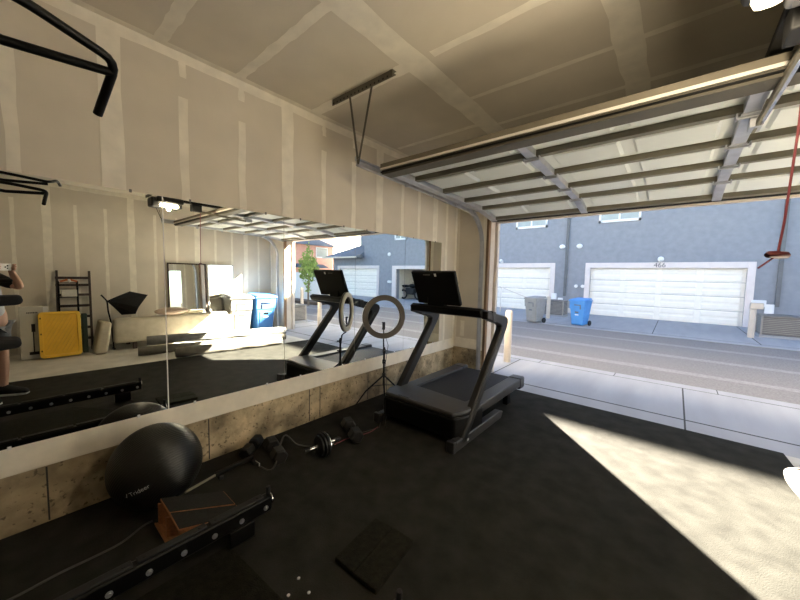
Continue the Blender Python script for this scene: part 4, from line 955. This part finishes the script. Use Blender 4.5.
b_ = MB(); b_.cyl((9.9, 16.95, .30), (10.1, 16.95, 1.02), .035); b_.cyl((10.1, 16.6, 1.06), (10.1, 17.3, 1.06), .022); b_.build('fork_and_bars', 'black', mc_)

# ------------------------------------------------------------------ person holding the phone
def skin(name, pts, edges, mtl, parent, sub=2, root=0):
    me = bpy.data.meshes.new(name); off = parent_loc(parent)
    me.from_pydata([Vector(p[:3])-off for p in pts], edges, [])
    me.materials.append(M[mtl]); o = bpy.data.objects.new(name, me); COL.objects.link(o); o.parent = parent
    sk = o.modifiers.new('skin', 'SKIN')
    sk.use_smooth_shade = True
    if not me.skin_vertices: 
        bm = bmesh.new(); bm.from_mesh(me); bm.verts.layers.skin.verify(); bm.to_mesh(me); bm.free()
    for i, p in enumerate(pts):
        r = p[3] if len(p) > 3 else .05; r2 = p[4] if len(p) > 4 else r
        me.skin_vertices[0].data[i].radius = (r, r2); me.skin_vertices[0].data[i].use_root = (i == root)
    sd = o.modifiers.new('sub', 'SUBSURF'); sd.levels = sub; sd.render_levels = sub
    return o
FF = Vector((-.64, .77, 0)).normalized(); RR = Vector((.77, .64, 0)).normalized(); UU = Vector((0, 0, 1))
pe = thing('person', 'person in white shirt and grey shorts holding up a phone, seen in mirror', 'person', (3.12, -.14, 0))
def pv_(b, f=0, r=0, u=0): return (Vector(b)+FF*f+RR*r+UU*u)
pel = Vector((3.09, -.15, .93)); chest = Vector((3.04, -.18, 1.26)); neck = Vector((3.01, -.20, 1.43)); head = Vector((2.985, -.205, 1.56))
shR = neck+RR*.175-UU*.05; shL = neck-RR*.175-UU*.05
elR = Vector((2.98, .095, 1.27)); elL = Vector((2.66, -.30, 1.25))
wrR = CAM+rgt*.105-fwd*.045-upv*.035; wrL = CAM-rgt*.125-fwd*.045-upv*.035
plR = CAM+rgt*.092-fwd*.020-upv*.0; plL = CAM-rgt*.115-fwd*.020-upv*.0
V = []; E = []
def av(p, r, r2=None): V.append((*p, r, r2 or r)); return len(V)-1
ip = av(pel, .145, .115); iw = av(pel.lerp(chest, .45), .125, .10); ic = av(chest, .15, .105); iu = av(neck-UU*.06, .12, .085); ink = av(neck+UU*.02, .055)
ih = av(head-UU*.035, .062, .075); ih2 = av(head+UU*.02, .078, .095); ih3 = av(head+UU*.09, .055, .065)
E += [(ip,iw),(iw,ic),(ic,iu),(iu,ink),(ink,ih),(ih,ih2),(ih2,ih3)]
for sh, el, wr_p, pl_p in ((shR, elR, wrR, plR), (shL, elL, wrL, plL)):
    a = av(sh, .060); m1 = av(sh.lerp(el, .5), .048); b2 = av(el, .040); m2 = av(el.lerp(wr_p, .4), .040); c = av(wr_p, .026, .024); d2 = av(pl_p, .032, .018)
    E += [(iu,a),(a,m1),(m1,b2),(b2,m2),(m2,c),(c,d2)]
footR = Vector((3.20, -.075, .0)); footL = Vector((2.97, -.235, .0))
for s, ft_ in ((1, footR), (-1, footL)):
    hp_ = pel+RR*.085*s-UU*.04; kn = Vector((ft_.x, ft_.y, .50)).lerp(Vector((hp_.x, hp_.y, .5)), .5)+FF*.02
    a = av(hp_-UU*.04, .098); b2 = av(hp_.lerp(kn, .5), .078); c = av(kn, .056); d2 = av(kn.lerp(ft_+UU*.09, .35), .056); e2 = av(ft_+UU*.09, .036); f2 = av(ft_+UU*.04+FF*.0, .036)
    E += [(ip,a),(a,b2),(b2,c),(c,d2),(d2,e2),(e2,f2)]
body = skin('body', V, E, 'skin', pe, 2, ip)
# fingers, each its own short chain rooted in the palm
for nm, pl_p, s in (('right', plR, 1), ('left', plL, -1)):
    for k, (du, ln_) in enumerate(((.026, .9), (.009, 1.), (-.008, .95), (-.024, .75))):
        base = pl_p+upv*du*.8
        p1 = base+fwd*.030*ln_+rgt*.006*s+upv*du*.3; p2 = p1+fwd*.014-rgt*.022*s*ln_; p3 = p2-rgt*.020*s*ln_-fwd*.006
        skin('finger', [(*base, .0095), (*p1, .0090), (*p2, .0082), (*p3, .0070)], [(0,1),(1,2),(2,3)], 'skin', pe, 2)
    b0 = pl_p-upv*.028; skin('thumb', [(*b0, .012), (*(b0-fwd*.016-rgt*.020*s+upv*.004), .0105), (*(b0-fwd*.014-rgt*.045*s+upv*.016), .0085)], [(0,1),(1,2)], 'skin', pe, 2)
# face
for s in (-1, 1):
    c = head+FF*.088+RR*.031*s+UU*.015; b_ = MB(); b_.ball(c, .012); ey = b_.build('eye', 'eye', pe)
    b_ = MB(); b_.ball(c+FF*.0085, .0055); b_.build('iris', 'hair', ey)
    b_ = MB(); q = head+RR*.078*s-UU*.005-FF*.005; b_.ball(q, .012, .022, .032); b_.build('ear', 'skin', pe)
    b_ = MB(); b_.tube([head+FF*.092+RR*(.016*s)+UU*.038, head+FF*.093+RR*(.032*s)+UU*.043, head+FF*.082+RR*(.048*s)+UU*.036], .0045, 6); b_.build('eyebrow', 'hair', pe)
skin('nose', [(*(head+FF*.088+UU*.018), .009), (*(head+FF*.104-UU*.010), .011), (*(head+FF*.092-UU*.024), .010)], [(0,1),(1,2)], 'skin', pe, 2)
b_ = MB(); b_.tube([head+FF*.078-RR*.026-UU*.052, head+FF*.087-RR*.01-UU*.050, head+FF*.088-UU*.052, head+FF*.087+RR*.01-UU*.050, head+FF*.078+RR*.026-UU*.052], [.003,.006,.006,.006,.003], 8); b_.build('mouth', 'pink', pe)
b_ = MB(); b_.ball(head+UU*.055-FF*.02, .092, .098, .085, 22, 14); b_.ball(head+UU*.01-FF*.06, .075, .07, .09); b_.build('hair', 'hair', pe)
# clothes
V2 = []; E2 = []
def a2(p, r, r2=None): V2.append((*p, r, r2 or r)); return len(V2)-1
i0 = a2(pel-UU*.03, .160, .128); i1 = a2(pel.lerp(chest, .45), .143, .118); i2 = a2(chest, .165, .120); i3 = a2(neck-UU*.055, .130, .094)
E2 += [(i0,i1),(i1,i2),(i2,i3)]
shirt = skin('shirt', V2, E2, 'shirt', pe, 2, 0)
for sh, el in ((shR, elR), (shL, elL)):
    skin('sleeve', [(*(sh-(el-sh)*.25), .066), (*sh, .073), (*sh.lerp(el, .85), .056)], [(0,1),(1,2)], 'blackcloth', pe, 2)
V3 = [(*(pel+UU*.02), .158, .126)]; E3 = []
for s, ft_ in ((1, footR), (-1, footL)):
    hp_ = pel+RR*.085*s-UU*.04; kn = Vector((ft_.x, ft_.y, .50)).lerp(Vector((hp_.x, hp_.y, .5)), .5)+FF*.02
    n_ = len(V3); V3 += [(*(hp_-UU*.05), .110), (*hp_.lerp(kn, .55), .095), (*hp_.lerp(kn, .85), .088)]; E3 += [(0,n_),(n_,n_+1),(n_+1,n_+2)]
skin('shorts', V3, E3, 'denim', pe, 2, 0)
for ft_, dr_ in ((footR, Vector((-.45, .89, 0)).normalized()), (footL, Vector((-.8, .6, 0)).normalized())):
    sd_ = Vector((dr_.y, -dr_.x, 0)); b_ = MB(); vs_ = []; n = 14
    secs = [(-.085, .034, .10), (-.055, .044, .125), (0, .046, .135), (.05, .049, .105), (.11, .054, .078), (.175, .048, .062), (.205, .028, .045)]
    for (t_, w_, h_) in secs:
        for j in range(n):
            a = 2*PI*j/n; q = ft_+dr_*t_+sd_*w_*math.cos(a); z = h_/2+h_/2*math.sin(a); q.z = max(.012, z+.012); vs_.append(q)
    b_.add(vs_, [(i*n+j, i*n+(j+1) % n, (i+1)*n+(j+1) % n, (i+1)*n+j) for i in range(len(secs)-1) for j in range(n)]+[tuple(range(n)), tuple(range((len(secs)-1)*n, len(secs)*n))])
    sh_ = b_.build('shoe', 'blackcloth', pe, ang=60)
    out = [ft_+dr_*t_+sd_*(w_+.004) for t_, w_, h_ in secs]+[ft_+dr_*t_-sd_*(w_+.004) for t_, w_, h_ in reversed(secs)]
    MB().prism([(q.x, q.y, .0012) for q in out], (0, 0, .014)).build('sole', 'white', sh_)
    b_ = MB()
    for t_ in (.03, .055, .08): b_.tube([ft_+dr_*t_+sd_*.046+UU*.03, ft_+dr_*(t_-.012)+sd_*.040+UU*.075], .004, 6)
    b_.build('stripes', 'white', sh_)
ph = thing('phone', 'white phone held level in both hands by the person in the mirror', 'phone', CAM)
pc = CAM-fwd*.0105-rgt*.012
b_ = MB(); q = lambda a, b1, c: pc+rgt*a+upv*b1+fwd*c
def pbox(mb, a, b1, c): mb.hexa([q(-a,-b1,-c),q(a,-b1,-c),q(a,b1,-c),q(-a,b1,-c),q(-a,-b1,c),q(a,-b1,c),q(a,b1,c),q(-a,b1,c)])
pbox(b_, .080, .038, .004); b_.build('phone_case', 'white', ph, bevel=.003)
b_ = MB(); b_.hexa([q(-.076,-.034,-.0046),q(.076,-.034,-.0046),q(.076,.034,-.0046),q(-.076,.034,-.0046),q(-.076,-.034,-.0042),q(.076,-.034,-.0042),q(.076,.034,-.0042),q(-.076,.034,-.0042)]); b_.build('screen', 'screen', ph, smooth=False)
for a, b1 in ((.012, 0), (.035, .015), (.035, -.015)):
    b_ = MB(); b_.cyl(q(a, b1, .004), q(a, b1, .0055), .008); b_.build('lens', 'screen', ph)
